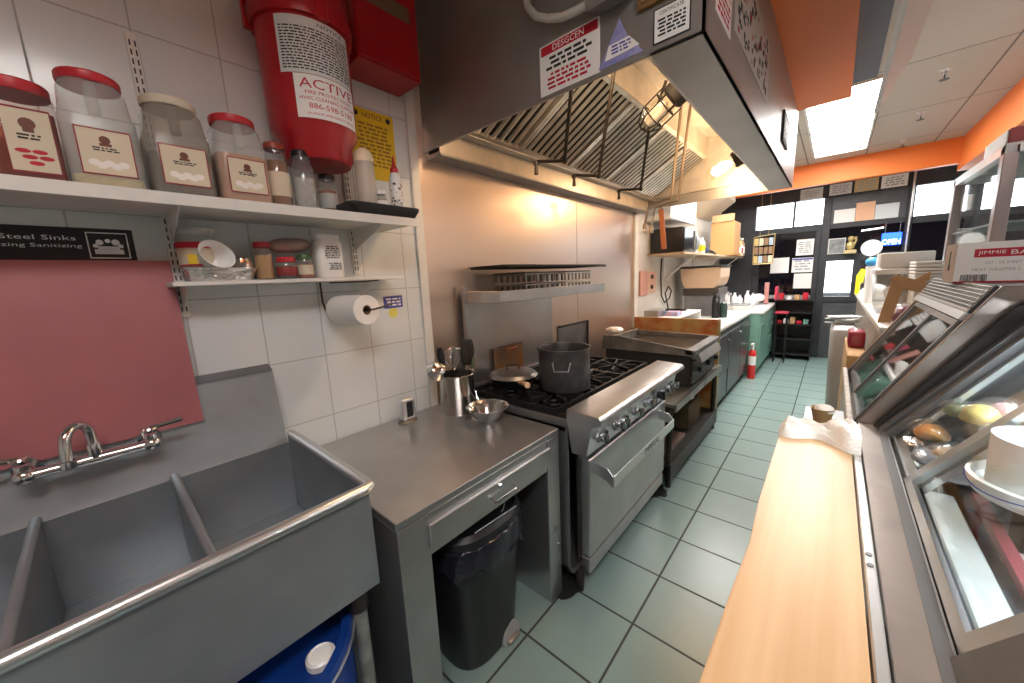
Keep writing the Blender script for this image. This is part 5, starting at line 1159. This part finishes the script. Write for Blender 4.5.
for y in (1.0,1.12,1.26): rail((.335,y,.885),(.41,y,.885)).build('crossbar', GREY, t)
for x, y in ((.335,.97),(.335,1.44),(.41,.97),(.41,1.26)): G().cyl((x,y,.8125),(x,y,.895),.007,n=8).build('leg', RR, t)
bc = on('y',1.36,1056,494); bz = bc.z-.030
t = thing('bucket_stand', (bc.x,bc.y,DZ), 'dark stand under the white bucket in the near case', 'stand')
G().box((bc.x-.04,bc.y-.04,DZ+.001),(bc.x+.06,bc.y+.05,bz+.0005),.006).build('block', mat('stand_dark',(.06,.055,.06),.5), t)
t = thing('white_bucket', (bc.x,bc.y,bz), 'large white plastic bucket behind the near sliding door', 'bucket')
G().lathe([(0,.01),(.095,.01),(.100,.03),(.103,.15),(0,.15)],(bc.x,bc.y,bz),n=40).build('body', WHITEP, t)
G().lathe([(.080,.0),(.118,.004),(.130,.020),(.132,.045),(.124,.048),(.120,.025),(.095,.018),(.08,0)],(bc.x,bc.y,bz),n=40).build('flange', WHITEP, t)
G().tube([(bc.x+.132*math.cos(PI+.5+(k-6)*.12),bc.y+.132*math.sin(PI+.5+(k-6)*.12),bz+.024+.0004*(k-6)**2) for k in range(13)],.0014,6).build('blue_line', mat('ink_blue',(.05,.10,.45),.5), t)
food('yellow_package','yellow wrapped package left of the white bucket','package',(.40,1.53,SHZ[0]),(.035,.04,.05),mat('bright_yellow',(.85,.62,.03),.4),'box',False)
# ---- food in the far case
food('white_paper_sheets','folded white deli paper high in the far case','paper',(.46,2.68,DZ),(.14,.26,.22),FM['white'],'box',False)
food('cold_cuts','red and white cold cuts pack in the far case','meat',(.42,2.32,DZ),(.16,.22,.10),FM['ham'],'blob')
food('cold_cuts','darker cold cuts pack at the near end of the far case','meat',(.27,2.16,DZ),(.12,.12,.08),FM['pink'],'blob')
food('dark_green_package','dark green package low in the far case','package',(.24,2.44,DZ),(.14,.20,.08),mat('deep_green',(.03,.12,.10),.4),'blob')
food('green_tub','second dark green package at the far end of the far case','package',(.24,2.80,DZ),(.14,.20,.10),mat('deep_green',(.03,.12,.10),.4),'box')
food('beef_tray','dark beef tray behind the deli paper in the far case','meat',(.72,2.35,DZ),(.25,.3,.12),FM['beef'],'blob')

# ---- carton on top
t = thing('wrap_carton', (.5,2.5,1.447), 'white and red printed carton lying on top of the far display case', 'carton')
p0 = on('y',2.45,955,245); p1 = on('y',2.45,952,286)
x0, z0, z1 = .3865, 1.4475, 1.612
G().box((x0,2.451,z0),(x0+.62,2.66,z1),.002).build('box', mat('carton_side',(.46,.36,.29),.7), t)
G().box((x0,2.447,z0),(x0+.62,2.451,z1),0).build('printed_front', PAPER, t)
G().box((x0,2.4455,z0),(x0+.62,2.447,z0+.006),0).build('red_edge', REDP, t)
bl = on('y',2.446,974.5,254); bz2 = bl.z+.002
G().box((bl.x,2.4462,bz2-.017),(x0+.60,2.447,bz2+.017),0).build('red_band', REDP, t)
a = on('y',2.446,978,254).x; b = on('y',2.446,1006,254).x; text('JIMMIE', .018, PAPER, t, ((a+b)/2,2.4460,bz2), X_, Z_, wmax=b-a)
text('BAR', .018, PAPER, t, (on('y',2.446,1011,254).x+.035,2.4460,bz2), X_, Z_, wmax=.07)
a = on('y',2.446,985,262).x; b = on('y',2.446,1022,262).x; text('2X7 - 5A SHEET', .012, GREY, t, ((a+b)/2,2.4465,on('y',2.446,1000,262).z), X_, Z_, wmax=b-a)
a = on('y',2.446,972,269).x; text('MEAT WRAPPER 2', .012, GREY, t, ((a+b)/2,2.4465,on('y',2.446,1000,269).z), X_, Z_, wmax=b-a)
g = G(); rr = random.Random(9); a = on('y',2.446,960,278).x; b = on('y',2.446,987,278).x; zb = on('y',2.446,972,278).z
for k in range(24): g.box((a+(b-a)*k/24,2.4463,zb-.014),(a+(b-a)*k/24+rr.uniform(.001,.0026),2.4468,zb+.014),0)
g.build('bar_code', INK, t)
g = G().cyl((x0-.0012,2.555,z0+.065),(x0+.0002,2.555,z0+.065),.016,n=16).box((x0-.0012,2.548,z0+.07),(x0+.0002,2.562,z0+.135),0)
g.build('hand_hole', INK, t)
# ---- upright glass case beyond
t = thing('upright_glass_case', (.87,3.6,0), 'tall steel framed glass display case beyond the far display case', 'display case')
UX0, UX1, UY0, UY1, UZ0, UZ1 = .600, 1.15, 3.14, 4.22, .95, 2.10
POSTM = mat('mauve_steel', (.42,.37,.38), .3, .8)
g = G()
for x in (UX0,UX1-.05):
    for y in (UY0,UY1-.06): g.box((x,y,0),(x+.05,y+.06,UZ1),.003)
g.build('posts', POSTM, t)
for z in (.93,UZ1-.04):
    G().box((UX0,UY0,z),(UX0+.04,UY1,z+.045),.002).box((UX1-.04,UY0,z),(UX1,UY1,z+.045),.002).box((UX0,UY0,z),(UX1,UY0+.04,z+.045),.002).box((UX0,UY1-.04,z),(UX1,UY1,z+.045),.002).build('rail_frame', ALU, t)
G().box((UX0,UY0,UZ1+.005),(UX1,UY1,UZ1+.01),.002).build('roof_panel', ALU, t)
for z in (1.30,1.72): G().box((UX0+.02,UY0+.03,z),(UX1-.02,UY1-.03,z+.012),.001).build('shelf', mat('shelf_steel',(.35,.37,.38),.3,.7), t)
for a, b in (((UX0+.02,UY0+.06),(UX0+.024,UY1-.06)),((UX1-.024,UY0+.06),(UX1-.02,UY1-.06)),((UX0+.05,UY0+.02),(UX1-.05,UY0+.024))): G().box((*a,.97),(*b,UZ1-.04),0).build('glass_side', GLASS, t)
G().box((UX0+.05,UY0+.06,.9),(UX1-.05,UY1-.06,.94),.002).build('floor_panel', ALU, t)
G().box((UX0+.005,UY0+.06,0),(UX0+.02,UY1-.06,.93),0).build('lower_panel', POSTM, t)
G().blob((.85,3.75,1.40),.17,(1.2,1.6,.5),.35,7).build('plastic_bag', clear('white_bag_film',(.95,.95,.95),.15,.2,.5), label='white plastic bag on the middle shelf of the upright glass case', cat='bag')
t = thing('red_box', (.7,3.3,UZ1+.01), 'red box with a white side lying on top of the upright glass case', 'box')
G().box((.61,3.16,UZ1+.011),(.78,3.56,UZ1+.085),.004).build('box', mat('dull_red_box',(.50,.12,.13),.5), t); G().box((.6055,3.17,UZ1+.015),(.610,3.55,UZ1+.08),.001).build('white_side', PAPER, t)

# ---- high counter beyond the cases and the things on it
t = thing('high_counter', (.6,5.2,0), 'pale service counter loaded with boxes beyond the display cases', 'counter')
G().box((.235,3.16,1.115),(.585,7.15,1.155),.006,2).build('top', mat('pale_counter',(.66,.64,.60),.4), t)
G().box((.27,3.18,0),(.58,7.10,1.115),.003).build('body', mat('counter_body',(.30,.25,.21),.6), t)
HZ = 1.1555
t = thing('storage_box', (.40,4.25,HZ), 'big clear plastic storage box with a pale grey lid on the service counter', 'storage box')
loft(G(), [rsq(.40,4.25,.26,.46,HZ+.001,.03),rsq(.40,4.25,.30,.50,HZ+.30,.03)]).build('box', CLEARJ, t)
loft(G(), [rsq(.40,4.25,.33,.54,HZ+.30,.03),rsq(.40,4.25,.33,.54,HZ+.335,.03),rsq(.40,4.25,.27,.48,HZ+.345,.03)]).build('lid', mat('pale_lid',(.66,.66,.66),.4), t)
G().blob((.40,4.2,HZ+.12),.13,(.75,1.35,.6),.4,5).build('contents', mat('mixed_paper',(.62,.50,.48),.7,col2=(.8,.8,.78),nscale=18), t)
G().box((.26,4.03,HZ+.3465),(.54,4.43,HZ+.46),.01,2).build('white_crate', mat('frosted_crate',(.70,.69,.68),.35), label='frosted white box stacked on the clear storage box', cat='box')
t = thing('cardboard_frame', (.33,3.4,1.157), 'bent piece of brown cardboard leaning on the service counter nearest the far case', 'cardboard')
g = G().prism([(.240,1.157),(.30,1.157),(.35,1.44),(.285,1.44)],'y',3.40,3.41); g.prism([(.27,1.44),(.30,1.468),(.44,1.41),(.44,1.345),(.30,1.385)],'y',3.39,3.40)
g.build('sheet', CARD, t); G().slab((.40,3.42,1.42),(1,0,.75),Z_,.12,.05,.006).build('flap', CARD, t)
food('snack_bag','shiny pink and dark snack bag behind the cardboard','bag',(.36,3.52,HZ),(.16,.16,.11),mat('snack_print',(.40,.16,.30),.3,col2=(.08,.06,.06),nscale=20),'blob')
G().blob((.50,3.52,HZ+.065),.085,(1,1.1,.9),.3,8).build('brown_bag', mat('kraft_paper',(.48,.32,.2),.7), label='crumpled brown paper bag between the cardboard and the foam trays', cat='bag')
t = thing('foam_trays', (.49,3.80,1.155), 'pile of white foam trays and film right of the cardboard', 'trays')
for k in range(6): G().box((.41,3.68,HZ+.26+k*.022),(.575,3.98,HZ+.277+k*.022),.006,2).build('tray', PAPER, t)
G().box((.42,3.70,HZ),(.57,3.96,HZ+.258),.006).build('stand_box', mat('stand_carton',(.60,.58,.55),.6), t)
bottle2('yellow_bottle','yellow cleaning bottle at the shop front end of the service counter',.27,6.5,HZ,.055,.36,mat('canary',(.85,.72,.02),.35),BLACK)
t = thing('coffee_grinder', (.30,6.2,HZ), 'small black machine on the service counter beside the yellow bottle', 'machine')
G().box((.25,6.05,HZ),(.40,6.30,HZ+.16),.02,2).build('body', BLACK, t); G().cyl((.32,6.18,HZ+.16),(.32,6.18,HZ+.26),.05,.04,n=18).build('hopper', BLACK, t)
t = thing('blue_cup', (.24,5.0,1.155), 'bright blue topped cup stack beside the clear storage box', 'cup')
G().cyl((.27,5.0,HZ),(.27,5.0,HZ+.36),.035,.045,n=18).build('stack', PAPER, t); G().ball((.27,5.0,HZ+.40),.055,(1,1,.8)).build('top', mat('sky_blue',(.06,.38,.80),.4), t)
t = thing('round_sign', (.27,5.6,HZ), 'round white sign on a stick behind the clear storage box', 'sign')
G().cyl((.28,5.6,HZ),(.28,5.6,HZ+.48),.006,n=8).build('stick', GREY, t); G().cyl((.28,5.59,HZ+.55),(.28,5.61,HZ+.55),.085,n=30).build('disc', PAPER, t)
t = thing('clutter_bag', (.3,5.2,HZ), 'white bag heap on the counter beyond the blue topped cups', 'bag')
G().blob((.33,5.35,HZ+.07),.10,(1,1.4,.8),.4,15).build('bag', PAPER, t)
# ---- grey bin with papers, carton with red package
t = thing('rubbish_bin', (.115,5.2,0), 'tall rounded grey bin in the aisle under the service counter edge', 'bin')
loft(G(), [rsq(.12,5.2,.17,.50,.0,.04),rsq(.12,5.2,.20,.58,.5,.05),rsq(.12,5.2,.215,.60,.84,.06),rsq(.12,5.2,.20,.58,.89,.06),rsq(.12,5.2,.16,.50,.925,.05),rsq(.12,5.2,.10,.38,.935,.04)]).build('body', mat('bin_grey',(.40,.38,.38),.4), t)
t = thing('newspaper_pile', (.11,5.2,.936), 'loose pile of pale papers on top of the grey bin', 'papers')
rr = random.Random(14)
for k in range(7): G().slab((.11+rr.uniform(-.015,.015),5.15+rr.uniform(-.05,.05),.940+k*.012),(math.cos(k*.5-.9),math.sin(k*.5-.9),rr.uniform(-.05,.05)),(-math.sin(k*.5-.9),math.cos(k*.5-.9),0),.15,.24,.005).build('sheet', mat('news_grey',(.55,.57,.60),.7) if k%2 else PAPER, t)
G().box((.115,3.5,.0),(.225,4.4,.90),.006).build('floor_carton', CARD, label='tall brown carton between the far case and the grey bin', cat='carton')
food('red_package','red package inside a clear plastic bag on the tall brown carton','package',(.17,3.95,.9005),(.10,.22,.13),mat('dark_red_pack',(.35,.03,.06),.4),'box')

# greasy build-up on the floor between table and range
def grime(name, c, w, d, seed, lab):
    rnd = random.Random(seed); n = 40; ph = [rnd.uniform(0,6) for _ in range(4)]
    pts = [(c[0]+w*math.cos(2*PI*k/n)*(1+.18*math.sin(3*2*PI*k/n+ph[0])+.12*math.sin(7*2*PI*k/n+ph[1])), c[1]+d*math.sin(2*PI*k/n)*(1+.18*math.sin(4*2*PI*k/n+ph[2])+.1*math.sin(9*2*PI*k/n+ph[3]))) for k in range(n)]
    o = G().prism(pts,'z',.0004,.0016).build(name, mat('floor_grime',(.03,.035,.03),.5,noise=.4,nscale=40), kind='stuff'); o['label'] = lab; o['category'] = 'grime'
grime('floor_grime',(-.93,1.36),.09,.10,1,'dark greasy build-up on the floor between prep table and range')
grime('floor_grime',(-.85,2.45),.07,.10,3,'small greasy patch on the floor at the far end of the range')
grime('floor_grime',(-.93,.43),.06,.10,5,'dark greasy patch on the floor between sink and prep table')
